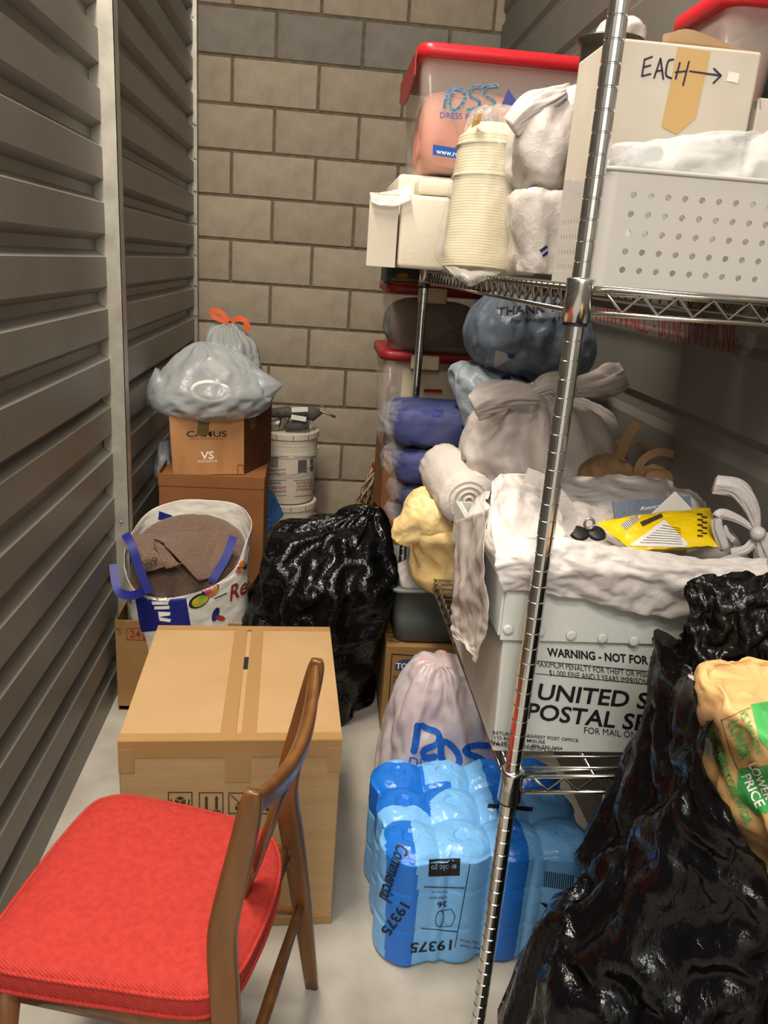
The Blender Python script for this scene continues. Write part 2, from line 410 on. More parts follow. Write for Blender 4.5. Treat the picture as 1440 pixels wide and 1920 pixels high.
MT['butter_r'] = mat('butterfly_red', '#a3272c', .5, col2='#c9622a', vs=30); MT['butter_m'] = mat('butterfly_magenta', '#8d2a6a', .5, col2='#d08a2a', vs=40)
MT['butter_g'] = mat('butterfly_green', '#4f9a35', .5, col2='#c9a52a', vs=40); MT['butter_t'] = mat('butterfly_teal', '#1f7a6a', .5, col2='#d0702a', vs=40)

# ------------------------------------------------------------------ the setting
XL, XR, YB = -.62, .81, 4.17
def struct(o): o['kind'] = 'structure'; return o
fl = MB().box((-1.6, -1.8, -.1), (1.6, 4.4, 0)).build('floor', MT['floor']); struct(fl)
# back wall: mortar bed with every block its own piece
wb = MB().box((XL-.15, YB+.008, -.05), (XR+.15, YB+.2, 3.2)).build('wall_back', MT['mortar']); struct(wb)
bw, bh, g = .4064, .2032, .0125
bm_ = MB().rbox((-(bw-g)/2, 0, -(bh-g)/2), ((bw-g)/2, .05, (bh-g)/2), .006)
block_me = None
for k in range(-1, 15):
    z = .092+bh*k+bh/2
    x0 = -.447 if k % 2 == 0 else -.245
    for i in range(-2, 5):
        x = x0+bw*i+bw/2
        lo_, hi_ = max(x-bw/2, XL-.12), min(x+bw/2, XR+.12)
        if hi_-lo_ < .05 or z < -.0: continue
        if block_me is None:
            o = bm_.build('block', MT['block'], wb, True); block_me = o.data
            for v in block_me.vertices: v.co += ORG[wb]
        else:
            o = bpy.data.objects.new('block', block_me); COL.objects.link(o); o.parent = wb
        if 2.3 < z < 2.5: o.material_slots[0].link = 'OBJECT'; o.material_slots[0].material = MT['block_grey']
        o.location = Vector((x, YB+random.uniform(-.001, .002), z))-ORG[wb]
def corrugated(x, sgn, y0, y1, zs, d=.028, pitch=.1465, base=.096, z0=0, z1=3.1):
    """horizontal-rib panel: profile in (x, z) swept along y"""
    P = []
    z = base-pitch*2
    while z < z1+pitch:
        P += [(0, z-.062), (0, z), (d, z+.019), (d, z+.0445), (0, z+.0645)]
        z += pitch
    P = [(a, b) for a, b in P if z0 <= b <= z1]
    P = [(P[0][0], z0)]+P+[(P[-1][0], z1)]
    mb = MB(); V = []
    for (a, b) in P: V += [(x+sgn*a, y0, b), (x+sgn*a, y1, b)]
    mb.add(V, [(2*i, 2*i+1, 2*i+3, 2*i+2) for i in range(len(P)-1)])
    return mb
wl = MB().box((XL-.08, -1.2, 0), (XL-.04, YB+.05, 3.1)).build('wall_left', MT['panel_dark']); struct(wl)
for (y0, y1) in ((-1.2, 2.47), (2.47, 4.16)):
    for (z0, z1, dx) in ((.003, 1.02, 0), (1.02, 2.08, -.002), (2.08, 3.1, 0)):
        corrugated(XL-dx-.002, -1, y0, y1, None, z0=z0, z1=z1).build('metal_panel', MT['panel'], wl)
wr = MB().box((XR+.03, -1.2, 0), (XR+.07, YB+.05, 3.1)).build('wall_right', MT['panel_dark']); struct(wr)
for (z0, z1) in ((.003, 1.3), (1.3, 3.1)):
    corrugated(XR, 1, -1.2, 4.16, None, pitch=.205, base=.1, d=.012, z0=z0, z1=z1).build('metal_panel', MT['panel_dark'], wr)
# steel stud on the left wall and corner angle at the back
def stud(name, x0, x1, y, dep, screws):
    mb = MB(); mb.box((x0, y, 0), (x1, y+.002, 3.1)); mb.box((x1-.002, y, 0), (x1, y+dep, 3.1)); mb.box((x0, y, 0), (x0+.002, y+dep, 3.1))
    s = mb.build(name, MT['stud']); struct(s)
    for (z, dx) in screws:
        MB().lathe([(.004, 0), (.005, .002), (.003, .004)], ((x0+x1)/2+dx, y+.0005, z), 10, (0, -1, 0)).build('screw', MT['steel'], s)
    return s
stud('trim_1', XL-.03, -.578, 2.45, .05, [(.6, .01), (2.2, .01)])
tr2 = stud('trim_2', -.655, -.602, 4.128, .04, [(.7+.22*i, .006*(-1)**i) for i in range(9)])
for i in range(8):
    z = .99+.1465*i
    MB().tube([(-.622, 4.12, z), (-.606, 4.12, z)], .0022, 6).build('screw_tip', MT['red_dk'] if i < 6 else MT['steel'], tr2)
# red stencil on the right wall
wrp = [c for c in wr.children]
wf = MB().box((-1.6, -1.8, 0), (1.6, -1.75, 3.1)).build('wall_front', mat('corridor_paint', '#e6e2da', .6)); struct(wf)
for (s_, a, b, h) in (('WALL', (1158, 612), (1216, 626), 42), ('- DO', (1225, 625), (1256, 640), 46), ('NOT', (1262, 640), (1296, 652), 50), ('REMOVE', (1303, 646), (1382, 668), 62)):
    ptext(s_, a, b, (0, -h), wrp, MT['red_dk'], wr, .001, .0, 'stencil_lettering')
pstroke([[(x, 575+.2*(x-1120)), (x+1, 600+.2*(x-1120))] for x in range(1118, 1158, 7)], 2.5, wrp, MT['red_dk'], wr, .001, 'stencil_lettering')

# ------------------------------------------------------------------ wire shelving unit
SF, SR = Vector((.343, 1.05, 0)), Vector((.325, 2.50, 0)); SW = .425
shelf = thing('wire_shelving_unit', 'tall chrome wire shelving unit along the right wall', 'shelf', (.33, 1.75, 0))
sy = (SR-SF).normalized(); sx = Vector((sy.y, -sy.x, 0))
corners = [SF, SR, SF+sx*SW, SR+sx*SW]
for q, c in enumerate(corners):
    top = 2.35 if q in (0, 2) else 1.43
    pr = []; z = .0
    while z < top:
        for dz, r in ((0, .0127), (.0222, .0127), (.0232, .0116), (.0244, .0116)): pr.append((r, z+dz))
        z += .0254
    MB().lathe(pr, c, 20).build('post', MT['chrome'], shelf, False)
TZ = (1.437, .678)
for ti, z in enumerate(TZ):
    tier = None
    for c in corners:
        col = MB().lathe([(.0135, -.043), (.019, -.043), (.0175, .006), (.019, .012), (.0165, .014), (.0135, .014)], c+Vector((0, 0, z)), 20).build('collar', MT['chrome'], shelf, True)
        MB().lathe([(.0137, -.048), (.0165, -.048), (.0165, -.0435), (.0137, -.0435)], c+Vector((0, 0, z)), 20).build('sleeve', MT['dark'], col)
    L0, L1 = SF+sy*.0, SR
    def rail(a, b, zz, r=.0036): return MB().tube([a+Vector((0, 0, zz)), b+Vector((0, 0, zz))], r, 8)
    edges = [(corners[0], corners[1]), (corners[2], corners[3]), (corners[0], corners[2]), (corners[1], corners[3])]
    for (a, b) in edges:
        d = (b-a).normalized(); a2, b2 = a+d*.017, b-d*.017
        er = rail(a2, b2, z).build('edge_rail', MT['wire'], shelf, True)
        rail(a2, b2, z-.03).build('lower_edge_rail', MT['wire'], shelf, True)
        l = (b2-a2).length-.04; nz_ = max(2, round(l/.05)); Z = []
        for i in range(2*nz_+1):
            Z.append(a2+d*(.02+l*i/(2*nz_))+Vector((0, 0, z-(.027 if i % 2 else .003))))
        MB().tube(Z, .0024, 6).build('zigzag_wire', MT['wire'], shelf, True)
    n = 48
    for i in range(n):
        p = corners[0]+(corners[1]-corners[0])*((i+.6)/n); q = p+sx*SW
        w = MB().tube([p+Vector((0, 0, z+.004))-sx*.004, q+Vector((0, 0, z+.004))+sx*.004], .0019, 6).build('deck_wire', MT['wire'], shelf, True)
    for fr in (.33, .66):
        a, b = corners[0]+sx*SW*fr, corners[1]+sx*SW*fr
        rail(a, b, z-.003, .003).build('cross_brace', MT['wire'], shelf, True)
    MB().tube([corners[0]+Vector((0, 0, z-.004))+sx*.02+sy*.018, corners[0]+Vector((0, 0, z-.004))+sx*SW*.5+sy*.028, corners[0]+Vector((0, 0, z-.004))+sx*(SW-.02)+sy*.018], .003, 6).build('inner_brace', MT['wire'], shelf, True)
T1, T0 = TZ[0]+.006, TZ[1]+.006

# ------------------------------------------------------------------ red chair
CO = Vector((-.03, 1.035, 0)); cu_, cv_ = Vector((.974, -.225, 0)), Vector((.225, .974, 0))
def CH(u, v, z): return CO+cu_*u+cv_*v+Vector((0, 0, z))
chair = thing('dining_chair', 'teak dining chair with red wool seat in the foreground', 'chair', CH(-.2, 0, 0))
for s in (-1, 1):
    pts = [(.024, .236, 0), (.003, .208, .22), (-.020, .182, .43), (-.029, .170, .51), (-.026, .170, .57), (-.003, .174, .69), (.011, .18, .77), (.013, .18, .795)]
    wd = [.0135, .0185, .0215, .0215, .0205, .0185, .0155, .010]
    c = curve(pts, 4); ws = [crom([[w] for w in wd], i/(len(c)-1))[0] for i in range(len(c))]
    mb = MB(); mb.tube([CH(u, s*v, z) for u, v, z in c], 1, 24, rs=ws, flat=(1, .55, cu_), sq=4)
    lg = mb.build('leg', MT['wood'], chair, True)
    MB().lathe([(.001, 0), (.007, .001), (.007, .004), (.002, .006)], CH(-.004, s*.19, .38), 10, cu_).build('screw_plug', MT['wood_dk'], lg, True)
    MB().tube([CH(-.40, s*.19, 0), CH(-.375, s*.185, .25), CH(-.36, s*.18, .39)], 1, 10, rs=[.013, .018, .022]).build('leg', MT['wood'], chair, True)
    MB().tube([CH(-.36, s*.175, .372), CH(-.02, s*.18, .372)], 1, 8, flat=(.026, .011, Vector((0, 0, 1)))).build('side_rail', MT['wood'], chair, True)
    MB().tube([CH(-.385, s*.186, .2), CH(-.2, s*.207, .2), CH(.0, s*.228, .2)], 1, 8, rs=[.008, .011, .008]).build('stretcher', MT['wood'], chair, True)
MB().tube([CH(.0, -.225, .245), CH(.0, 0, .245), CH(.0, .225, .245)], 1, 10, rs=[.008, .0115, .008]).build('stretcher', MT['wood'], chair, True)
MB().tube([CH(-.03, -.18, .375), CH(-.03, .18, .375)], 1, 8, flat=(.024, .011, Vector((0, 0, 1)))).build('rear_rail', MT['wood'], chair, True)
MB().tube([CH(-.37, -.18, .375), CH(-.37, .18, .375)], 1, 8, flat=(.024, .011, Vector((0, 0, 1)))).build('front_rail', MT['wood'], chair, True)
rc = curve([(.008, -.182, .772), (.018, -.13, .752), (.026, -.06, .735), (.028, 0, .730), (.026, .06, .735), (.018, .13, .752), (.008, .182, .772)], 5)
MB().tube([CH(*p) for p in rc], 1, 14, flat=(.027, .012, Vector((.25, 0, 1))), rs=[.72+.36*math.sin(math.pi*i/(len(rc)-1)) for i in range(len(rc))]).build('crest_rail', MT['wood'], chair, True)
sp = thing('splat', None, None, CH(0, 0, .4)); sp.parent = chair; sp.location = CH(0, 0, .4)-ORG[chair]
for s in (-1, 1):
    MB().tube([CH(.024, s*.03, .73), CH(-.004, s*.026, .62), CH(-.030, s*.018, .525)], 1, 8, flat=(.014, .008, cv_)).build('splat_bar', MT['wood'], sp, True)
MB().tube([CH(-.026, 0, .54), CH(-.034, 0, .51), CH(-.044, 0, .47), CH(-.05, 0, .42)], 1, 10, rs=[1, 1, .62, .55], flat=(.033, .009, cv_)).build('splat_foot', MT['wood'], sp, True)
# seat cushion: rounded plan, crowned top, piping round both edges
def seat_plan(n=96):
    P = [(-.402, -.17), (-.408, 0), (-.402, .14), (-.378, .180), (-.33, .193), (-.2, .186), (-.11, .172), (-.05, .145), (-.014, .08), (-.004, 0), (-.006, -.08), (-.018, -.15), (-.06, -.192), (-.2, -.203), (-.345, -.208), (-.39, -.198)]
    P = P+[P[0]]; return [crom(P, i/n) for i in range(n)]
pl = seat_plan(); n = len(pl); V, F = [], []
lev = [(.400, .985), (.407, 1), (.437, 1), (.443, .992), (.449, .96), (.455, .85), (.459, .65), (.461, .4), (.4615, .15)]
for z, k in lev:
    for (u, v) in pl: V.append(CH(-.19+(u+.19)*k, v*k, z))
for i in range(len(lev)-1):
    for j in range(n): a, b = i*n+j, i*n+(j+1) % n; F.append((a, b, b+n, a+n))
F.append(tuple(reversed(range(n)))); F.append(tuple((len(lev)-1)*n+j for j in range(n)))
cus = link('seat', V, F, MT['red_fab'], chair, True)
for z in (.441, .405): MB().tube([CH(-.19+(u+.19)*1.002, v*1.002, z) for u, v in pl+[pl[0]]], .0035, 6).build('piping', MT['red_fab'], cus, True)

# ------------------------------------------------------------------ big carton in front of the chair's back
def carton(name, label, cat, corner, yaw, w, d, h, m, group=None):
    """closed box; corner = front-left-bottom; returns thing, body, matrix"""
    Mx = Matrix.Translation(corner) @ Matrix.Rotation(yaw, 4, 'Z')
    t = thing(name, label, cat, Mx @ Vector((w/2, d/2, 0)), group)
    b = MB().rbox((0, 0, 0), (w, d, h), .004, Mx).build('body', m, t)
    return t, b, Mx
bc, bb, Mb = carton('cardboard_box', 'large taped cardboard box with handling symbols behind the chair', 'box', (-.369, 1.408, 0), math.radians(2.2), .458, .53, .487, MT['card'])
for (a, b) in (((-.001, -.001, .4872), (.236, .531, .4895)), ((.247, -.001, .4872), (.459, .531, .4895))): MB().rbox(a, b, .0009, Mb).build('flap', MT['card'], bc)
MB().box((.236, .30, .486), (.247, .36, .4885), Mb).build('gap', MT['dark'], bc)
for (a, b) in (((.203, 0, .4896), (.236, .53, .4899)), ((.247, 0, .4896), (.279, .53, .4899)), ((-.001, 0, .4896), (.459, .026, .4899)), ((0, .505, .4896), (.458, .53, .4899)),
               ((.0, -.0012, .450), (.458, -.0002, .4895)), ((.215, -.0014, .388), (.268, -.0002, .45)), ((0, -.0016, .415), (.032, -.0002, .47)), ((.43, -.0016, .41), (.459, -.0002, .47)), ((.0, -.0012, 0), (.458, -.0002, .025))):
    ntape = len([c for c in bc.children]); dz = .00012*(ntape-2)
    a, b = ((a[0], a[1], a[2]), (b[0], b[1], b[2]+dz)) if a[2] > .48 else ((a[0], a[1]-dz, a[2]), b)
    MB().box(a, b, Mb).build('tape_strip', MT['tape'], bc)
for i, x in enumerate((316, 374, 429, 484)):
    y = 1485+i*.6
    pstroke([[(x, y), (x+44, y), (x+44, y+38), (x, y+38), (x, y)]], 2, [bb], MT['ink_brown'], bc, .0015, 'handling_symbol')
    if i == 1:
        ppoly([[(x+9, y+12), (x+13, y+5), (x+17, y+12)], [(x+28, y+12), (x+32, y+5), (x+36, y+12)], [(x+10.5, y+12), (x+15.5, y+12), (x+15.5, y+31), (x+10.5, y+31)], [(x+29.5, y+12), (x+34.5, y+12), (x+34.5, y+31), (x+29.5, y+31)], [(x+6, y+33), (x+40, y+33), (x+40, y+35.5), (x+6, y+35.5)]], [bb], MT['ink_brown'], bc, .0015, 'handling_symbol')
    else:
        cx_, cy_ = x+22, y+14 if i == 0 else y+24
        ppoly([[(cx_-9, cy_-3), (cx_, cy_-7), (cx_+9, cy_-3), (cx_, cy_+1)], [(cx_-10, cy_-1), (cx_-1, cy_+3), (cx_-1, cy_+11), (cx_-10, cy_+7)], [(cx_+1, cy_+3), (cx_+10, cy_-1), (cx_+10, cy_+7), (cx_+1, cy_+11)]], [bb], MT['ink_brown'], bc, .0015, 'handling_symbol')
        if i == 0: pstroke([[(x+5, y+14), (x+7, y+28), (x+18, y+33)], [(x+39, y+14), (x+37, y+28), (x+26, y+33)]], 3, [bb], MT['ink_brown'], bc, .0015, 'handling_symbol')
        else: pstroke([[(x+4, y+4), (x+40, y+35)]], 2, [bb], MT['ink_brown'], bc, .0015, 'handling_symbol')

# ------------------------------------------------------------------ left stack
t24, b24, M24 = carton('cardboard_box', 'weathered open carton marked 24 holding the shopping tote', 'box', (-.597, 2.30, 0), 0, .40, .36, .02, MT['card_tan'])
for (a, b) in (((0, 0, 0), (.40, .005, .325)), ((0, .355, 0), (.40, .36, .325)), ((0, .005, 0), (.005, .355, .325)), ((.395, .005, 0), (.40, .355, .325))):
    w24 = MB().rbox(a, b, .002, M24).build('side_wall', MT['card_tan'], t24)
    if a == (0, 0, 0) and b[1] == .005: f24 = w24
ptext('24', (243, 1195), (264, 1196), (0, -14), [f24], MT['ink_red'], t24, .001, .02)
pstroke([[(238, 1178), (290, 1178)], [(238, 1199), (290, 1201)], [(238, 1178), (238, 1199)]], 1.5, [f24], MT['ink_red'], t24, .001, 'print')
ppoly([[(268, 1179), (300, 1180), (300, 1200), (268, 1199)]], [f24], MT['ink_red'], t24, .0009, 'print')
ptext('80', (271, 1196), (290, 1197), (0, -13), [f24], MT['card_tan'], t24, .0015, .02)
ptext('TS', (217, 1189), (227, 1190), (0, -12), [f24], MT['ink_brown'], t24, .001, .0)

tcx, tcy = -.388, 2.43
tote = thing('shopping_tote', 'white and blue woven shopping tote with butterfly print in the open carton', 'bag', (tcx, tcy, .1))
def ttilt(th, t): return max(0, t-.3)*(.15*math.sin(th)+.02*math.cos(2*th+.6)+.05*math.cos(th))
tb = bag('tote_body', [(.03, tcx+.02, tcy, .13, .12), (.1, tcx+.02, tcy, .165, .15), (.25, tcx+.01, tcy, .185, .16), (.38, tcx, tcy, .196, .168), (.50, tcx, tcy, .2, .172), (.545, tcx, tcy, .198, .17)],
         MT['tote'], tote, crump=.008, freq=8, seed=3, exp=2.6, open_top=True, tilt=ttilt, su=.012, sv=.008, teth=.02)
tb.modifiers.new('thickness', 'SOLIDIFY').thickness = .0015
ppoly([[(252, 1108), (345, 1095), (358, 1175), (265, 1185)]], [tb], MT['tote_blue'], tote, .002, 'print', 10)
ppoly([[(283, 1115), (312, 1117), (312, 1126), (284, 1124)], [(285, 1127), (316, 1127), (316, 1133), (286, 1133)], [(290, 1136), (318, 1135), (318, 1141), (290, 1142)],
       [(297, 1146), (320, 1147), (319, 1153), (298, 1156)], [(298, 1156), (321, 1160), (319, 1166), (300, 1163)]], [tb], MT['ink_white'], tote, .003, 'lettering', 8)
def blob(cx, cy, a, b, rot, n=16):
    return [(cx+a*math.cos(i*2*math.pi/n)*math.cos(rot)-b*math.sin(i*2*math.pi/n)*math.sin(rot), cy+a*math.cos(i*2*math.pi/n)*math.sin(rot)+b*math.sin(i*2*math.pi/n)*math.cos(rot)) for i in range(n)]
for (p, mm) in (((394, 1102, 20, 15, -1.0), 'ink'), ((373, 1126, 21, 12, -.5), 'ink'), ((450, 1060, 12, 9, .2), 'ink')): ppoly([blob(*p)], [tb], MT[mm], tote, .0022, 'butterfly_print', 8)
for (p, mm) in (((396, 1106, 15, 11, -1.0), 'butter_m'), ((375, 1126, 17, 9, -.5), 'butter_g'), ((449, 1057, 11, 7, .2), 'butter_t'), ((448, 1070, 8, 5, -.4), 'butter_m'), ((404, 1151, 6, 14, .35), 'ink_navy'), ((413, 1158, 9, 5, .3), 'butter_r'), ((228, 1132, 24, 9, 1.05), 'butter_r'), ((214, 1098, 9, 4, 1.1), 'butter_t')):
    ppoly([blob(*p)], [tb], MT[mm], tote, .003, 'butterfly_print', 8)
ptext('Re', (430, 1127), (462, 1110), (3, -30), [tb], MT['ink_red'], tote, .0026, .02)
pstroke([curve([(402, 1122), (415, 1116), (424, 1112)], 4)], 2, [tb], MT['ink'], tote, .0026, 'print')
def strap(pts, parent, name='handle', m='tote_blue', w=.026):
    c = curve([list(p) for p in pts], 8); V, F = [], []
    for i, p in enumerate(c):
        p = Vector(p); t = (Vector(c[min(i+1, len(c)-1)])-Vector(c[max(i-1, 0)])).normalized()
        sd = t.cross((p-CAM).normalized()).normalized()*w/2
        V += [p-sd, p+sd]
    F = [(2*i, 2*i+1, 2*i+3, 2*i+2) for i in range(len(c)-1)]
    o = link(name, V, F, MT[m], parent, False); o.modifiers.new('t', 'SOLIDIFY').thickness = .0015; return o
strap([PY(x, y, Y) for x, y, Y in ((280, 1112, 2.225), (262, 1068, 2.235), (248, 1025, 2.25), (235, 1001, 2.29))], tote)
strap([PY(x, y, Y) for x, y, Y in ((213, 1058, 2.31), (217, 1092, 2.27), (226, 1112, 2.245), (250, 1116, 2.235), (278, 1104, 2.232))], tote)
strap([PY(x, y, Y) for x, y, Y in ((438, 1006, 2.37), (432, 1022, 2.345), (422, 1048, 2.315), (404, 1078, 2.28), (397, 1092, 2.27))], tote)
ppoly([[(298, 958), (322, 966), (325, 976), (296, 974)], [(338, 975), (376, 984), (380, 992), (345, 990)]], [tb], MT['tote_blue'], tote, .002, 'print', 8)
coat = thing('wool_coat', 'folded brown tweed coat stuffed into the shopping tote', 'coat', (tcx, tcy, .2))
bag('coat_body', [(.30, tcx, tcy, .14, .12), (.40, tcx, tcy, .172, .145), (.475, tcx, tcy, .172, .145), (.535, tcx+.005, tcy+.01, .15, .13), (.568, tcx+.02, tcy+.03, .09, .08), (.577, tcx+.02, tcy+.04, .02, .02)], MT['tweed'], coat, crump=.018, freq=7, seed=9, exp=2.8,
    su=.03, sv=.02, teth=.02, tilt=lambda th, t: .05*math.sin(th)*min(1, t*2)*(1-max(0, t-.6)*1.5))
def psheet(name, rows_, m, parent, crump=.004, seed=4, thick=.004, nu=20, nv=20, **k): return sheet(name, [[PY(*p) for p in r] for r in rows_], MT[m], parent, nu, nv, crump, 10, seed, thick, **k)
psheet('sleeve', [[(288, 1012, 2.36), (345, 1000, 2.42), (405, 1008, 2.45)], [(305, 1016, 2.30), (352, 1025, 2.34), (408, 1035, 2.40)], [(325, 1040, 2.265), (365, 1060, 2.28), (405, 1068, 2.34)], [(372, 1088, 2.25), (385, 1085, 2.27), (402, 1080, 2.31)]], 'tweed', coat)
psheet('cuff', [[(286, 1016, 2.30), (300, 1022, 2.29), (312, 1032, 2.285)], [(300, 1042, 2.262), (314, 1048, 2.258), (328, 1052, 2.258)], [(312, 1066, 2.245), (325, 1063, 2.245), (340, 1058, 2.247)]], 'tweed', coat, .002)
psheet('lining', [[(289, 1014, 2.315), (305, 1020, 2.31), (318, 1032, 2.30)], [(297, 1036, 2.275), (312, 1042, 2.272), (326, 1048, 2.27)]], 'lining', coat, .001)
psheet('lapel', [[(230, 1012, 2.38), (262, 1004, 2.40), (296, 1008, 2.38)], [(245, 1040, 2.30), (275, 1040, 2.28), (302, 1040, 2.27)], [(268, 1072, 2.262), (290, 1068, 2.25), (308, 1062, 2.248)]], 'tweed', coat, .004)
for (x, y) in ((273, 1054), (281, 1052), (290, 1048)):
    MB().lathe([(.003, 0), (.0075, .001), (.0075, .003), (.005, .004), (.003, .003)], PY(x, y, 2.246), 12, (0, -1, .5)).build('button', MT['lining'], coat, True)

tbx, bbx, Mbx = carton('cardboard_box', 'plain dark brown carton under the copper-coloured liquor box', 'box', (-.562, 2.85, 0), math.radians(1), .39, .40, .645, MT['card_dk'])
for a, b in (((.0, -.002, .61), (.39, .003, .66)), ((-.002, 0, .61), (.003, .40, .665))): MB().rbox(a, b, .002, Mbx).build('flap', MT['card_dk'], tbx)
# liquor box, slightly skewed
cbx = thing('liquor_box', 'copper-coloured liquor carton lettered VS on the brown box', 'box', (-.35, 3.0, .648))
z0, z1 = .648, .885
A, B, C, D = [(-.513, 2.875), (-.256, 2.93), (-.168, 3.15), (-.425, 3.10)]
cb = MB().add([(*A, z0), (*B, z0), (*C, z0), (*D, z0), (A[0]-.012, A[1], z1-.005), (B[0]-.003, B[1], z1+.004), (*C, z1+.01), (*D, z1)], [(3, 2, 1, 0), (4, 5, 6, 7), (0, 1, 5, 4), (1, 2, 6, 5), (2, 3, 7, 6), (3, 0, 4, 7)])
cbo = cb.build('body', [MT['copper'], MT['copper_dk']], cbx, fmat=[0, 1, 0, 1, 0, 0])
ptext('CAMUS', (350, 819), (425, 819), (0, -11), [cbo], MT['ink'], cbx, .001, .01); ptext('ELEGANCE', (371, 867), (407, 866), (0, -4), [cbo], MT['ink_white'], cbx, .001, 0)
ptext('VS', (376, 861), (401, 860), (0, -14), [cbo], MT['ink_white'], cbx, .001, .02); ptext('www.camus.fr', (375, 903), (409, 902), (0, -3.5), [cbo], MT['ink_white'], cbx, .001, 0)
ptext('COGNAC MAISON FONDEE 1863', (357, 824), (418, 824), (0, -2.5), [cbo], MT['ink_brown'], cbx, .001, 0)
ppoly([[(372, 779), (394, 778), (391, 816), (369, 817)], [(463, 777), (478, 776), (480, 798), (470, 808)]], [cbo], MT['tape_dk'], cbx, .0016, 'tape_strip')
pstroke([[(446, 872), (456, 872), (456, 890), (446, 888), (446, 872)]], 1.2, [cbo], MT['ink_brown'], cbx, .001, 'print')
# frosted rubbish bags on top
b1 = thing('plastic_bag', 'frosted plastic bag slumped on top of the liquor box', 'bag', (-.36, 3.0, .87))
bag('bag_film', pxrows([(642, 375, 400, 3.06, .02), (655, 350, 440, 3.05, .07), (680, 322, 478, 3.03, .12), (705, 302, 502, 3.02, .15), (730, 286, 512, 3.0, .165), (752, 278, 508, 3.0, .165), (768, 292, 492, 3.0, .155), (777, 325, 470, 3.0, .12)]), MT['gfilm'], b1, crump=.010, freq=7, seed=12, folds=.2, exp=2.0, su=.035, sv=.02, lump=.006)
for s, (x0, y0, x1, y1) in ((0, (318, 728, 266, 757)), (1, (476, 728, 529, 721))):
    a, b = PY(x0, y0, 2.98), PY(x1, y1, 2.98); MB().tube([a, a.lerp(b, .5), b], 1, 32, rs=[.085, .05, .005], flat=(1, .7, Vector((0, 0, 1))), pleat=(.12, 3, s)).build('bag_corner', MT['gfilm'], b1, True)
rc_ = PY(395, 735, 2.868); wr_ = MB().tube([rc_+Vector((.066*math.cos(a_), -.004*math.sin(a_), .036*math.sin(a_))) for a_ in [i_*math.pi/16 for i_ in range(33)]], .008, 10).build('paper_roll', MT['ink_white'], None, True); tag(wr_, 'white paper roll showing through the frosted bag', 'paper roll')
tag(MB().rbox((-.05, -.015, -.02), (.05, .015, .02), .005, Matrix.Translation(PY(408, 692, 2.945)) @ Matrix.Rotation(.6, 4, 'Y')).build('foam_block', MT['foam'], None), 'pale foam block showing through the top of the frosted bag', 'foam block')
bag('stuffing', [(.895, -.37, 3.08, .10, .04), (.92, -.37, 3.08, .17, .06), (.97, -.37, 3.08, .15, .06), (1.02, -.36, 3.09, .06, .03)], MT['ink_grey'], b1, crump=.02, seed=4, n=40, m=24)
b2 = thing('plastic_bag', 'frosted rubbish bag tied with orange drawstrings behind the liquor box', 'bag', (-.33, 3.35, .85))
bag('bag_film', pxrows([(606, 418, 448, 3.36, .03), (618, 402, 456, 3.36, .06), (640, 388, 478, 3.36, .12), (670, 375, 490, 3.36, .15), (700, 370, 495, 3.36, .16), (760, 365, 495, 3.36, .16), (830, 360, 490, 3.36, .15)]), MT['gfilm'], b2, crump=.012, freq=9, seed=15, folds=.4, foldn=14)
bag('stuffing', pxrows([(630, 425, 440, 3.36, .02), (645, 400, 470, 3.36, .1), (690, 385, 485, 3.36, .12), (820, 375, 485, 3.36, .12)]), MT['ink_grey'], b2, crump=.01, seed=3, n=40, m=20)
strap([PY(x, y, 3.33) for x, y in ((428, 604), (415, 600), (402, 594), (398, 582), (410, 584), (421, 592), (427, 603))], b2, 'drawstring', 'orange', .02)
strap([PY(x, y, 3.33) for x, y in ((434, 604), (441, 599), (450, 597), (460, 602), (464, 612), (463, 622))], b2, 'drawstring', 'orange', .022)
tag(bag('plastic_bag', pxrows([(828, 300, 316, 3.1, .03), (850, 297, 325, 3.1, .07), (880, 292, 330, 3.1, .08), (900, 297, 330, 3.1, .07), (915, 300, 328, 3.12, .06)]), MT['gfilm'], None, crump=.008, seed=8, n=40, m=30), 'small grey plastic bag wedged between the liquor box and the left wall', 'bag')

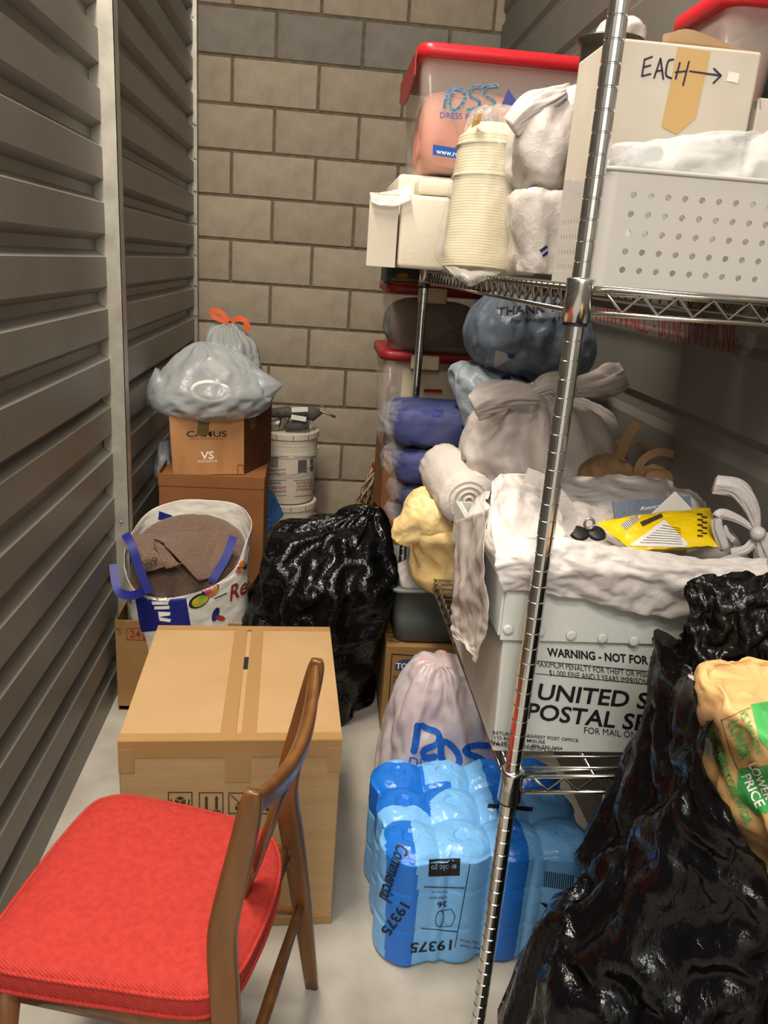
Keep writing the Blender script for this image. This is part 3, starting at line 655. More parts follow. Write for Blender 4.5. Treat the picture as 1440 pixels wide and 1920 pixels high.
# ------------------------------------------------------------------ buckets and hardware
def bucket(cx, cy, z, h, label, lid=True):
    t = thing('plastic_bucket', label, 'bucket', (cx, cy, z), 'white buckets stacked in the back corner')
    R, r = .150, .132; s = h
    prof = [(r-.006, 0), (r, .004), (r+.008, s*.35), (r+.012, s-.125), (R-.003, s-.122), (R-.003, s-.1), (r+.014, s-.098), (r+.014, s-.085), (R-.004, s-.083), (R-.004, s-.068), (r+.015, s-.066), (r+.015, s-.05), (R-.002, s-.048), (R-.002, s-.03), (r+.01, s-.03)]
    b = MB().lathe(prof, (cx, cy, z), 48).build('body', MT['bucket'], t, False)
    l = MB().lathe([(R-.006, s-.034), (R+.004, s-.032), (R+.005, s-.004), (R, 0+s), (R-.012, s), (R-.016, s-.012), (.02, s-.012)], (cx, cy, z), 48).build('lid', MT['bucket'], t, False)
    for j in range(12):
        a = j*math.pi/6+.2; MB().box((-.002, -.001, 0), (.002, .002, .022), Matrix.Translation((cx+(R+.005)*math.cos(a), cy+(R+.005)*math.sin(a), z+s-.03)) @ Matrix.Rotation(a+math.pi/2, 4, 'Z')).build('tear_tab', MT['card_tan'], l)
    hd = [(cx+(R+.006)*math.cos(a), cy+(R+.006)*math.sin(a), z+s-.09-.12*math.sin(abs(a-1.0+math.pi/2 if False else 0)) - .11*math.sin(math.pi*(i/16))) for i, a in enumerate([(-2.9+i*2.9/16) for i in range(17)])]
    MB().tube(hd, .002, 6).build('bail_handle', MT['steel'], t, True)
    for a in (0, -2.9): MB().lathe([(.002, 0), (.014, .001), (.014, .01), (.006, .012)], (cx+(R-.004)*math.cos(a), cy+(R-.004)*math.sin(a), z+s-.09), 12, (math.cos(a), math.sin(a), 0)).build('bail_ear', MT['bucket'], t, True)
    return t, b
bx_, by_ = -.122, 3.83
tl, bl = bucket(bx_, by_, 0, .29, 'lower white plastic bucket on the floor by the back wall')
tu, bu = bucket(bx_, by_, .29, .36, 'upper white bucket printed in red, stacked by the back wall')
for (s_, x0, x1, y, h, mm) in (('EMERGENCY KIT', 500, 536, 884, 4, 'ink_red'), ('48-72 HOURS', 503, 536, 891, 4, 'ink_red'), ('MADE IN U.S.A.', 499, 527, 908, 3.5, 'ink'), ('DISTRIBUTED BY', 500, 537, 917, 4, 'ink_red'), ('STORAGE FOODS', 500, 537, 924, 3.5, 'ink_red'), ('STARTER STRIP', 555, 586, 908, 4.5, 'ink_red'), ('1 BUCKET KIT', 555, 586, 914, 4, 'ink_red'), ('2 PACKETS', 555, 584, 920, 4, 'ink_red')):
    ptext(s_, (x0, y), (x1, y-1.5), (0, -h), [bu], MT[mm], tu, .0012, .015)
pstroke([[(494, 857), (539, 856)], [(552, 857), (590, 856)], [(494, 901), (537, 900)], [(550, 901), (588, 899)], [(552, 931), (588, 928)], [(497, 930), (537, 929)]], .9, [bu], MT['ink_grey'], tu, .0012, 'print')
ppoly([[(559, 863), (575, 862), (575, 886), (558, 886)], [(581, 860), (587, 859), (587, 883), (581, 884)]], [bu], MT['ink_grey'], tu, .0012, 'label_print')
pstroke([[(504, y), (521, y)] for y in range(857, 878, 3)], 1.6, [bu], MT['ink_grey'], tu, .0012, 'label_print')
hw = thing('pipe_clamp_bundle', 'grey metal pipe fittings with paper tags lying on the upper bucket', 'hardware', (bx_, by_, .65))
def hp(x, y, Y=3.80): return PY(x, y, Y)
MB().tube([hp(500, 802), hp(520, 796), hp(538, 790)], .03, 14, rs=[.032, .03, .028]).build('pipe', MT['steel'], hw, True)
MB().tube([hp(503, 775), hp(540, 772), hp(566, 782)], 1, 14, rs=[.022, .028, .02]).build('pipe', MT['grime'], hw, True)
MB().tube([hp(535, 800, 3.78), hp(560, 796, 3.78), hp(580, 797, 3.78)], 1, 12, rs=[.022, .03, .022]).build('bracket', MT['grime'], hw, True)
MB().tube([hp(568, 778), hp(585, 775), hp(606, 772)], 1, 14, rs=[.02, .04, .006], flat=(1, .6, Vector((0, 0, 1)))).build('hopper', MT['grime'], hw, True)
MB().tube([hp(575, 770), hp(600, 770), hp(618, 777), hp(629, 782)], .007, 8).build('handle', MT['steel'], hw, True)
ring = [hp(604+6*math.cos(a), 766+5*math.sin(a)) for a in [i*math.pi/6 for i in range(13)]]
MB().tube(ring, .002, 6).build('ring', MT['steel'], hw, True)
for (x, y, w, h, rr) in ((562, 768, 30, 9, -.1), (560, 784, 28, 9, .12)):
    a = hp(x, y, 3.74); MB().rbox((-w/2*.0026, -.001, -h/2*.0026), (w/2*.0026, .001, h/2*.0026), .0006, Matrix.Translation(a) @ Matrix.Rotation(rr, 4, 'Y')).build('paper_tag', MT['label'], hw)
for x in (524, 538): MB().tube([hp(x-3, 772, 3.77), hp(x+3, 785, 3.765), hp(x, 800, 3.77)], .003, 6).build('strap', MT['dark'], hw, True)
tag(bag('plastic_bag', pxrows([(912, 494, 502, 3.3, .02), (930, 490, 512, 3.3, .05), (955, 485, 522, 3.3, .06), (970, 480, 530, 3.3, .06), (985, 480, 515, 3.3, .06), (1060, 480, 505, 3.3, .05)]), MT['blue_poly'], None, crump=.012, seed=5, n=40, m=36), 'crumpled bright blue plastic bag between the brown carton and the buckets', 'bag')

# ------------------------------------------------------------------ black rubbish bag in the aisle
bk = thing('rubbish_bag', 'full black rubbish bag on the floor behind the large taped box', 'bag', (.03, 2.38, 0))
bkb = bag('bag_film', [(.0, .04, 2.42, .10, .10), (.02, .06, 2.42, .155, .2)]+pxrows([(950, 680, 712, 2.42, .03), (965, 640, 722, 2.42, .06), (990, 565, 730, 2.41, .13), (1020, 515, 738, 2.4, .19), (1060, 485, 742, 2.4, .22), (1110, 470, 722, 2.4, .23), (1170, 455, 700, 2.4, .23), (1240, 455, 684, 2.4, .22), (1300, 475, 678, 2.41, .21)]),
    MT['black'], bk, crump=.028, freq=6, seed=21, an=(1, 1, .55), floor=0, folds=.25, su=.15, sv=.08, teth=.01, bend=.4)
tag(bkb, None, None)
# ------------------------------------------------------------------ floor level under the shelf
tk, tkb, Mtk = carton('cardboard_box', 'brown paper-towel carton under the grey tub', 'box', (.258, 2.2, 0), math.radians(-1), .42, .40, .312, MT['card_tan'])
pstroke([[(735, 1226), (800, 1231)], [(735, 1226), (728, 1330)]], 1.8, [tkb], MT['ink'], tk, .001, 'print')
ppoly([[(741, 1243), (752, 1237), (770, 1235), (790, 1240), (790, 1259), (740, 1256)]], [tkb], MT['tork_blue'], tk, .001, 'logo_print')
ptext('TORK', (742, 1253), (785, 1256), (0, -11), [tkb], MT['ink_white'], tk, .002, .02)
ptext('Hand towel', (738, 1273), (790, 1277), (0, -8), [tkb], MT['ink_brown'], tk, .001, .015); ptext('Natural', (737, 1282), (768, 1285), (0, -7), [tkb], MT['ink_brown'], tk, .001, 0)
pstroke([[(728+i*.6, 1178+i*8), (748+i*.6, 1180+i*8)] for i in range(4)], 1.5, [tkb], MT['ink_brown'], tk, .001, 'print')
tub = thing('dish_tub', 'grey plastic bus tub on the paper-towel carton', 'tub', (.47, 2.4, .312))
mb = MB(); rings = [(.315, .028, 0), (.32, .012, 0), (.40, .006, 0), (.492, 0, 0), (.495, -.018, 0), (.505, -.018, 0), (.506, .004, 0), (.42, .012, 0), (.325, .022, 0)]
def rrect(x0, x1, y0, y1, r, k=6):
    P = []
    for (cx, cy, a0) in ((x1-r, y1-r, 0), (x0+r, y1-r, 90), (x0+r, y0+r, 180), (x1-r, y0+r, 270)):
        P += [(cx+r*math.cos(math.radians(a0+90*i/k)), cy+r*math.sin(math.radians(a0+90*i/k))) for i in range(k+1)]
    return P
def rrloft(mbx, levels, M=None, close=True):
    """levels: (z, x0, x1, y0, y1, r)"""
    k0 = len(mbx.v); n = None
    for (z, x0, x1, y0, y1, r) in levels:
        P = rrect(x0, x1, y0, y1, r); n = len(P)
        for p in P: v = Vector((*p, z)); mbx.v.append(M @ v if M else v)
    for i in range(len(levels)-1):
        for j in range(n): a, b = k0+i*n+j, k0+i*n+(j+1) % n; mbx.f.append((a, b, b+n, a+n))
    if close: mbx.f.append(tuple(k0+j for j in reversed(range(n)))); mbx.f.append(tuple(k0+(len(levels)-1)*n+j for j in range(n)))
    return mbx
rrloft(mb, [(z, .272+i, .70-i, 2.205+i, 2.58-i, .045) for (z, i, _) in rings]).build('body', MT['tub'], tub, True)
MB().tube([(.262, 2.33, .497), (.238, 2.345, .50), (.232, 2.39, .51), (.238, 2.435, .50), (.262, 2.45, .497)], .008, 8).build('handle', MT['tub'], tub, True)
tag(bag('plastic_bag', [(.33, .42, 2.38, .08, .08), (.4, .42, 2.38, .13, .12), (.48, .40, 2.38, .12, .11), (.53, .40, 2.38, .06, .05), (.545, .4, 2.38, .01, .01)], MT['wbag'], None, seed=31, n=48, m=30), 'small white plastic bag lying in the grey tub', 'bag')
# Ross bag
rs = thing('shopping_bag', 'white translucent store bag with blue lettering on the floor behind the toilet paper pack', 'bag', (.36, 1.78, 0))
rows = pxrows([(1236, 800, 845, 1.76, .04), (1250, 778, 880, 1.76, .07), (1300, 752, 905, 1.76, .11), (1380, 726, 925, 1.76, .13), (1460, 706, 935, 1.76, .14), (1520, 697, 935, 1.77, .14)])
rsb = bag('bag_film', [(.0, .36, 1.79, .12, .11), (.01, .37, 1.79, .165, .13)]+rows, mat('store_bag_film', '#c9c4c8', .3, bump=.003, bs=14, ridged=True, alpha=.66, stretch=(1, 1, .5)), rs, crump=.010, freq=8, seed=33, an=(1.3, 1, .35), floor=0, folds=.3, n=96, m=70)
tag(bag('cloth_bundle', [(.01, .38, 1.8, .09, .08), (.2, .36, 1.78, .12, .10), (.38, .345, 1.77, .09, .08), (.50, .35, 1.77, .04, .04)], MT['pinkish'], None, crump=.02, seed=2), 'pink cloth bundle inside the blue-lettered store bag', 'cloth')
B = MT['ink_blue']
pstroke([curve(L, 6) for L in ([(783, 1360), (779, 1396), (776, 1408)], [(791, 1360), (801, 1366), (818, 1372), (824, 1384), (817, 1396), (798, 1404), (793, 1412), (800, 1420), (815, 1418)], [(829, 1388), (826, 1405), (828, 1422), (840, 1435), (856, 1436), (862, 1424), (856, 1408), (842, 1394), (829, 1388)], [(914, 1398), (892, 1397), (874, 1403), (876, 1412), (895, 1420), (907, 1428), (901, 1440), (882, 1443)], [(918, 1440), (928, 1440)])], 12, [rsb], B, rs, .002)
ptext('DRESS', (765, 1437), (834, 1446), (4, -19), [rsb], MT['ink_blue'], rs, .002, .0)
# toilet-paper pack
tp = thing('toilet_paper_pack', 'blue film-wrapped pack of toilet rolls on the floor by the front post', 'toilet paper', (.41, 1.48, 0))
TR, TX, TY, TH = .0575, [.245, .358, .471, .584], [1.372, 1.483, 1.594], .295
ta = math.radians(2)
ctr = [Vector((TX[i]-.41, TY[j]-1.48, 0)) for i in range(4) for j in range(3)]
ctr = [Vector((.405+c.x*math.cos(ta)-c.y*math.sin(ta), 1.48+c.x*math.sin(ta)+c.y*math.cos(ta), 0)) for c in ctr]
c0 = Vector((.405, 1.48, 0))
def rmax(th):
    d = Vector((math.cos(th), math.sin(th), 0)); s, best = 0, .1
    ws = []
    for c in ctr:
        q = c-c0; b = q.dot(d); disc = (TR+.004)**2-(q-d*b).length_squared
        if disc > 0: best = max(best, b+math.sqrt(disc))
    return best
nt_ = 560; rr0 = [rmax(2*math.pi*j/nt_) for j in range(nt_)]
rr = [(.35*max(rr0[(j+k) % nt_] for k in range(-15, 16))+.65*sum(rr0[(j+k) % nt_] for k in range(-6, 7))/13) for j in range(nt_)]
def ztop(p):
    d = min((Vector((p.x, p.y, 0))-c).length for c in ctr)
    return TH-.017*max(0, (d-.035)/.035)**1.5 + (-.006 if d < .018 else 0)
V, F, fm = [], [], []; lv = [0, .01]+[i/70*(TH-.02) for i in range(3, 71)]
for z in lv:
    for j in range(nt_):
        th = 2*math.pi*j/nt_; gz = 1-.010*math.exp(-((z % .098)-.0)**2/.00012)+.006*ridge((th*4, z*20, 0), 3); k = (.985 if z == 0 else 1)*gz
        V.append(c0+Vector((math.cos(th), math.sin(th), 0))*rr[j]*k+Vector((0, 0, z)))
tf = [.985, .96, .93]+[.90-.0116*i for i in range(77)]
for f_ in tf:
    for j in range(nt_):
        th = 2*math.pi*j/nt_; p = c0+Vector((math.cos(th), math.sin(th), 0))*rr[j]*f_; p.z = ztop(p)-.012*max(0, (f_-.9)/.1)**2+.003*ridge((p.x*25, p.y*25, 0), 5); V.append(p)
NL = len(lv)+len(tf)
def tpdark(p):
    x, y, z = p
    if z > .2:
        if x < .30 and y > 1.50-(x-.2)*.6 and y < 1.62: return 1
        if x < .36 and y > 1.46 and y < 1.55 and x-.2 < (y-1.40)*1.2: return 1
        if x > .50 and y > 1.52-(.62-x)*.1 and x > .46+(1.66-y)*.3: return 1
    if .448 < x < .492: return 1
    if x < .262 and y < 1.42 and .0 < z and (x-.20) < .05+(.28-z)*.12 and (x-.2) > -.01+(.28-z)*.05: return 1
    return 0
for i in range(NL-1):
    for j in range(nt_):
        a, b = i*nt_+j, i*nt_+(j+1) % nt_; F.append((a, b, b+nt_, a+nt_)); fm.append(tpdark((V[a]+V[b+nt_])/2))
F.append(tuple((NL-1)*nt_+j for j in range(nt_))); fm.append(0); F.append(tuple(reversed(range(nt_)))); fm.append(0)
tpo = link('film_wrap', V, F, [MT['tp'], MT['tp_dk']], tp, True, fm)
K = MT['ink']
def T(s, p0, p1, up, b=0, m=K): ptext(s, p0, p1, up, [tpo], m, tp, .0015, b)
ppoly([[(804, 1611), (863, 1609), (862, 1641), (803, 1643)]], [tpo], K, tp, .0012, 'label_print'); T('ecologo', (856, 1620), (808, 1622), (0, 11), .01, MT['ink_pale_blue'])
T('19375', (848, 1762), (770, 1768), (-2, 18), .02); T('36', (838, 1689), (820, 1691), (0, 10), .02); T('rolls/rollos', (838, 1680), (804, 1681), (0, 5)); T('rouleaux', (838, 1670), (808, 1671), (0, 5))
T('Commercial', (745, 1580), (712, 1680), (22, 14), .02); T('19375', (752, 1690), (714, 1745), (17, 10), .02)
T('2-Ply White', (900, 1766), (862, 1760), (0, 5)); T('Bath Tissue', (900, 1776), (862, 1770), (0, 5)); T('K', (1048, 1698), (1012, 1692), (-4, 26), .03)
pstroke([[(881, 1620), (853, 1775)], [(795, 1662), (870, 1664)], [(790, 1740), (858, 1746)]], 1.6, [tpo], K, tp, .0015, 'print')
pstroke([[(x, 1632+(1015-x)*-.15), (x-2, 1660+(1015-x)*-.15)] for x in range(1022, 1078, 4)], 2, [tpo], K, tp, .0015, 'barcode')
pstroke([blob(824, 1722, 7, 15, .15)+[blob(824, 1722, 7, 15, .15)[0]], [(826, 1707), (846, 1704)], [(824, 1737), (846, 1736)], curve([(846, 1704), (853, 1718), (846, 1736)], 5)], 1.3, [tpo], K, tp, .0015, 'print')
ppoly([[(916, 1508), (1000, 1514), (998, 1522), (914, 1515)]], [tpo], K, tp, .0015, 'print')

def ear(px, Y, r0, m, parent, name='knot_ear', fl=.55, prof=(.55, .8, 1, 1.05, .8), pl=.35, seed=3):
    c = curve([list(PY(x, y, Y)) for x, y in px], 6); k = len(c)-1
    MB().tube([Vector(p) for p in c], 1, 44, rs=[r0*crom([[q] for q in prof], i/k)[0] for i in range(k+1)], flat=(.9, fl, Vector((0, 0, 1))), pleat=(pl, 4.5, seed)).build(name, m, parent, True)
# ------------------------------------------------------------------ lower shelf
# postal tote
UX0, UX1, UY0, UY1 = .312, .645, 1.105, 1.56
us = thing('postal_tote', 'white corrugated plastic postal tote on the lower shelf', 'tote', (.48, 1.33, T0))
mb = MB()
def ubox(zb, zt, tf):   # slightly flaring walls of 5 mm sheet
    rrloft(mb, [(zb, UX0+.012, UX1-.012, UY0+.006, UY1-.012, .004), (zt, UX0, UX1, UY0, UY1, .004), (zt, UX0+.006, UX1-.006, UY0+.006, UY1-.006, .003), (zb+.006, UX0+.017, UX1-.017, UY0+.012, UY1-.017, .003)])
ubox(T0, .985, 0)
usb = mb.build('body', MT['usps'], us)
fbm = mb = MB(); mb.rbox((UX0-.003, UY0-.006, .895), (UX1+.003, UY0-.001, .987), .002); mb.rbox((UX0-.006, UY0, .90), (UX0-.001, UY1, .987), .002)
usf = mb.build('folded_rim', MT['usps'], us)
for x in range(6):
    p = PY(953+59*x, 1180+5.5*x, UY0-.007); MB().lathe([(.002, 0), (.009, .0005), (.008, .003), (.003, .0025)], p, 16, (0, -1, 0)).build('rivet', MT['usps'], us, True)
U = lambda s, p0, p1, up, b=.0: ptext(s, p0, p1, up, [usb], MT['ink'], us, .0012, b)
U('WARNING - NOT FOR P', (1026, 1229), (1229, 1246), (-1, -15), .03); U('MAXIMUM PENALTY FOR THEFT OR MISUSE', (1004, 1249), (1229, 1271), (-1, -11)); U('$1,000 FINE AND 3 YEARS IMPRISONME', (1030, 1266), (1229, 1285), (-1, -11))
U('UNITED STATES', (1006, 1310), (1350, 1340), (6, -29), .02); U('POSTAL SERVICE', (986, 1346), (1335, 1383), (6, -29), .02); U('FOR MAIL ONLY', (1095, 1374), (1212, 1385), (0, -12))
U('RETURN TO NEAREST POST OFFICE', (925, 1376), (1084, 1391), (0, -6), .01); U('TO REPORT MISUSE', (925, 1385), (1022, 1394), (0, -6), .01); U('CALL HOTLINE: 1-888-330-3404', (913, 1392), (1054, 1406), (0, -6), .01); U('EMAIL: HQMTE@USPS.GOV', (925, 1397), (1048, 1410), (0, -6), .01)
pstroke([[(1003, 1238), (1235, 1260)], [(1000, 1262), (1235, 1284)]], 1.2, [usb], MT['ink'], us, .0012, 'print')
# white t-shirt bag spilling out of the tote
wx, wy = .53, 1.36
wt = thing('shopping_bag', 'open white carrier bag spilling over the postal tote', 'bag', (wx, wy, .75))
def wtilt(th, t): return max(0, t-.45)/.55*(.012*math.sin(th)+.008*math.sin(3*th+.4)+.028*math.cos(th))
def wpost(p, th, t):   # hem of the outer fold hangs over the tote front
    return p
bag('bag_body', [(.80, wx, wy, .15, .16), (.88, wx, wy, .165, .20), (.95, wx, wy, .195, .235), (.98, wx+.005, wy-.005, .212, .262), (.995, wx+.01, wy-.005, .212, .265), (1.01, wx+.015, wy, .208, .255), (1.022, wx+.02, wy+.005, .20, .235), (1.03, wx+.02, wy+.01, .195, .222)],
    MT['wbag'], wt, crump=.010, freq=8, seed=41, exp=3.0, open_top=True, tilt=wtilt, n=120, m=60)
g = [[PY(x, y, Y) for x, y, Y in r] for r in (
    ((935, 1005, 1.12), (1030, 1008, 1.1), (1130, 1020, 1.09), (1230, 1035, 1.08), (1330, 1045, 1.08), (1440, 1045, 1.08)),
    ((928, 1060, 1.085), (1030, 1060, 1.07), (1130, 1068, 1.06), (1230, 1080, 1.055), (1330, 1090, 1.05), (1440, 1095, 1.05)),
    ((944, 1108, 1.09), (1030, 1112, 1.085), (1120, 1132, 1.08), (1205, 1150, 1.075), (1300, 1162, 1.075), (1440, 1165, 1.075)))]
sheet('outer_fold', g, MT['wbag'], wt, 90, 40, .009, 14, 44, .001, su=.012, sv=.06, teth=.004)
# left handle loop and left flap
lobe = [[PY(x, y, Y) for x, y, Y in r] for r in (((922, 905, 1.20), (945, 888, 1.22), (985, 888, 1.23)), ((920, 940, 1.17), (965, 925, 1.19), (1020, 930, 1.22)), ((922, 985, 1.14), (975, 975, 1.15), (1035, 960, 1.2)), ((930, 1040, 1.10), (990, 1030, 1.10), (1060, 1008, 1.13)))]
sheet('handle_lobe', lobe, MT['wbag'], wt, 30, 36, .007, 16, 46, .001)
strap([PY(x, y, 1.19) for x, y in ((985, 890), (1020, 905), (1050, 935), (1068, 965), (1062, 990), (1040, 1002))], wt, 'handle', 'wbag', .024)
flap = [[PY(x, y, Y) for x, y, Y in r] for r in (((922, 955, 1.18), (900, 965, 1.33), (868, 978, 1.5)), ((905, 1040, 1.13), (878, 1060, 1.28), (852, 1060, 1.46)), ((912, 1140, 1.115), (875, 1130, 1.25), (843, 1135, 1.42)), ((905, 1190, 1.12), (880, 1200, 1.22), (845, 1170, 1.38)), ((895, 1245, 1.15), (875, 1215, 1.2), (852, 1195, 1.33)))]
flap = [[Vector((min(p.x, .302), p.y, p.z)) for p in r] for r in flap]
sheet('side_flap', flap, MT['wbag2'], wt, 36, 50, .007, 11, 48, .001, su=.02, sv=.008)
kp = PY(1421, 1000, 1.16)
MB().lathe([(.002, -.012), (.010, -.008), (.013, 0), (.010, .008), (.002, .012)], kp, 12, (.3, -1, .2)).build('knot', MT['wbag'], wt, True)
for pts, w in ((((1421, 1000), (1385, 975), (1350, 965), (1345, 985), (1360, 1030)), .02), (((1421, 1000), (1405, 950), (1380, 918), (1340, 908)), .035), (((1421, 1000), (1400, 1030), (1370, 1038)), .02), (((1421, 1000), (1440, 1040), (1450, 1080)), .06), (((1360, 985), (1362, 1000), (1375, 1015)), .012)):
    ear(pts, 1.17, w*.42, MT['wbag'], wt, 'handle', .45, (.35, .8, 1, 1, .9))
# contents of the bag
bag('stuffing', [(.83, wx, wy, .12, .12), (.95, wx, wy, .16, .17), (1.0, wx, wy, .15, .15), (1.01, wx, wy, .03, .03)], MT['wbag2'], wt, crump=.01, seed=4, n=40, m=20)
yp = thing('snack_pouch', 'yellow snack pouch with printed label in the white carrier bag', 'pouch', PY(1240, 1015, 1.25))
def pillow(name, px, Y, bulge, m, parent, seed=1, lean=.25):
    """pouch: outline corners TL,TR,BR,BL in pixels at depth Y, puffed"""
    c = [PY(x, y, Y+(.0 if i > 1 else lean)) for i, (x, y) in enumerate(px)]; N = 26; V, F = [], []
    nrm = (c[1]-c[0]).cross(c[3]-c[0]).normalized()
    if nrm.dot(CAM-c[0]) < 0: nrm = -nrm
    for s in (1, -1):
        for i in range(N+1):
            for j in range(N+1):
                u, v = j/N, i/N; p = c[0].lerp(c[1], u).lerp(c[3].lerp(c[2], u), v)
                h = (math.sin(math.pi*u)*math.sin(math.pi*v))**.5 if 0 < u < 1 and 0 < v < 1 else 0
                V.append(p+nrm*(s*h*bulge+.004*ridge((p.x*25, p.y*25, p.z*25), seed)))
        k = (0 if s == 1 else (N+1)**2)
        F += [(k+i*(N+1)+j, k+i*(N+1)+j+1, k+(i+1)*(N+1)+j+1, k+(i+1)*(N+1)+j) for i in range(N) for j in range(N)]
    return link(name, V, F, m, parent, True)
yo = pillow('pouch', [(1118, 982), (1330, 955), (1360, 1024), (1185, 1034)], 1.17, .022, MT['yellow'], yp, 2, .10)
ppoly([[(1180, 1024), (1245, 975), (1290, 1020), (1285, 1026)]], [yo], MT['label'], yp, .0015, 'label_print'); ppoly([[(1163, 985), (1195, 965), (1202, 972), (1175, 995)]], [yo], MT['label'], yp, .0015, 'barcode_print')
pstroke([[(1166+i*3, 984-i*1.8), (1176+i*2.4, 993-i*2)] for i in range(10)], 1.3, [yo], MT['ink'], yp, .002, 'barcode')
pstroke([[(1200+i*6, 1018-i*4.5), (1278-i*.5, 1020-i*4)] for i in range(8)], .9, [yo], MT['ink'], yp, .002, 'print')
ppoly([[(1200, 980), (1240, 964), (1243, 970), (1205, 988)]], [yo], MT['ink_brown'], yp, .0015, 'print')
pstroke([[(1308+i % 2*8, 965+i*5), (1316+i % 2*8, 966+i*5)] for i in range(9)], 3, [yo], MT['ink_brown'], yp, .0015, 'print')
pb = thing('paper_packet', 'blue and white printed packet standing behind the yellow pouch', 'packet', PY(1215, 980, 1.33))
pbo = MB().rbox((-.075, -.004, -.03), (.075, .004, .03), .001, Matrix.Translation(PY(1225, 965, 1.36)) @ Matrix.Rotation(-.12, 4, 'Y') @ Matrix.Rotation(-.5, 4, 'X')).build('packet_body', MT['blue_bag'], pb)
pw = MB().rbox((-.03, -.003, -.03), (.03, .003, .03), .001, Matrix.Translation(PY(1262, 962, 1.35)) @ Matrix.Rotation(.7, 4, 'Y')).build('label_corner', MT['label'], pb)
ptext('Assorted', (1200, 957), (1250, 950), (0, -7), [pbo], MT['ink_white'], pb, .001)
kr = thing('metal_trinket', 'small metal ring and dark glasses beside the yellow pouch', 'trinket', PY(1100, 1010, 1.2))
rp = PY(1105, 982, 1.19); MB().tube([rp+Vector((.008*math.cos(a), 0, .009*math.sin(a))) for a in [i*math.pi/8 for i in range(17)]], .0025, 6).build('ring', MT['steel'], kr, True)
for x in (1085, 1118): MB().lathe([(.001, -.006), (.014, -.004), (.017, 0), (.014, .004), (.001, .006)], PY(x, 1000, 1.19), 14, (0, -.5, 1)).build('lens', MT['dark'], kr, True)
# kraft paper bags by the right wall
kb = thing('paper_bag', 'brown kraft paper bag with raised handle leaning on the knotted white bag', 'bag', PY(1110, 900, 1.72))
bag('bag_body', pxrows([(858, 1128, 1172, 1.72, .015), (874, 1105, 1180, 1.72, .04), (900, 1085, 1182, 1.72, .06), (925, 1068, 1184, 1.72, .07), (985, 1060, 1186, 1.72, .07), (1050, 1065, 1180, 1.72, .07)]), MT['kraft'], kb, crump=.012, freq=12, seed=51, exp=4, n=60, m=40)
strap([PY(x, y, 1.70) for x, y in ((1160, 862), (1168, 840), (1180, 812), (1196, 793))], kb, 'handle', 'kraft', .022)
strap([PY(x, y, 1.73) for x, y in ((1150, 845), (1180, 828), (1205, 832), (1225, 850))], kb, 'handle', 'kraft', .012)
kb2 = thing('paper_bag', 'brown kraft paper bag with arched handle against the right wall', 'bag', PY(1245, 900, 1.68))
bag('bag_body', pxrows([(880, 1212, 1290, 1.68, .03), (895, 1195, 1303, 1.68, .05), (930, 1190, 1306, 1.68, .06), (985, 1190, 1306, 1.68, .06), (1050, 1195, 1300, 1.68, .06)]), MT['kraft'], kb2, crump=.010, freq=12, seed=53, exp=4, n=60, m=30)
strap([PY(x, y, 1.66) for x, y in ((1193, 905), (1200, 870), (1225, 850), (1255, 850), (1280, 865), (1300, 905))], kb2, 'handle', 'kraft', .018)
# big knotted bag, blue bags
kn = thing('plastic_bag', 'large knotted grey-white plastic bag in the middle of the lower shelf', 'bag', (.56, 1.95, T0))
knr = pxrows([(722, 985, 1010, 1.92, .02), (735, 960, 1050, 1.92, .05), (760, 910, 1125, 1.93, .12), (800, 880, 1148, 1.95, .17), (850, 866, 1150, 1.95, .19), (900, 880, 1150, 1.95, .19), (950, 900, 1150, 1.95, .18), (985, 910, 1140, 1.95, .16)])
bag('bag_film', [(T0+.005, knr[0][1], 1.95, .12, .12)]+knr, MT['wbag2'], kn, crump=.014, freq=7, seed=61, folds=.5, foldn=14, an=(1, 1, .5), n=110, m=80, floor=T0)
for px, r0 in ((((1010, 745), (960, 740), (920, 750), (888, 765)), .035), (((1060, 730), (1110, 725), (1145, 715), (1170, 704)), .035), (((1000, 735), (1030, 722), (1060, 730), (1075, 745)), .03)):
    ear(px, 1.80, r0, MT['wbag2'], kn)
ty = thing('shopping_bag', 'blue-grey thank-you carrier bag bulging under the top shelf', 'bag', (.55, 2.15, 1.0))
tyb = bag('bag_film', pxrows([(556, 935, 1040, 2.12, .08), (572, 905, 1075, 2.12, .13), (600, 880, 1092, 2.12, .16), (640, 870, 1100, 2.12, .17), (670, 885, 1098, 2.12, .16), (690, 915, 1085, 2.12, .13), (702, 950, 1060, 2.12, .08)]), MT['blue_bag'], ty, crump=.010, freq=7, seed=71, n=96, m=60)
ptext('THANK YOU', (932, 592), (1082, 580), (0, -15), [tyb], MT['ink'], ty, .0015, .02); ptext('For Shopping Here', (958, 606), (1078, 598), (0, -8), [tyb], MT['ink'], ty, .0015, .01)
ppoly([[(930, 655), (965, 668), (925, 690)]], [tyb], MT['gfilm'], ty, .002, 'print'); ppoly([[(951, 662), (966, 665), (964, 672), (954, 671)]], [tyb], MT['ink_navy'], ty, .0025, 'print')
bb2 = thing('plastic_bag', 'small pale blue plastic bag under the thank-you bag', 'bag', (.46, 2.15, .9))
bb2o = bag('bag_film', pxrows([(680, 868, 910, 2.13, .05), (695, 850, 960, 2.13, .10), (715, 846, 1000, 2.13, .13), (745, 848, 1000, 2.13, .13), (775, 860, 985, 2.13, .12), (800, 870, 980, 2.13, .1)]), mat('pale_blue_film', '#8c979f', .35, bump=.004, bs=14, ridged=True), bb2, crump=.012, freq=8, seed=75)
ppoly([[(940, 710), (952, 698), (958, 712), (955, 724), (935, 720)], [(990, 708), (1010, 700), (1015, 708), (997, 718)]], [bb2o], MT['ink_navy'], bb2, .002, 'print')
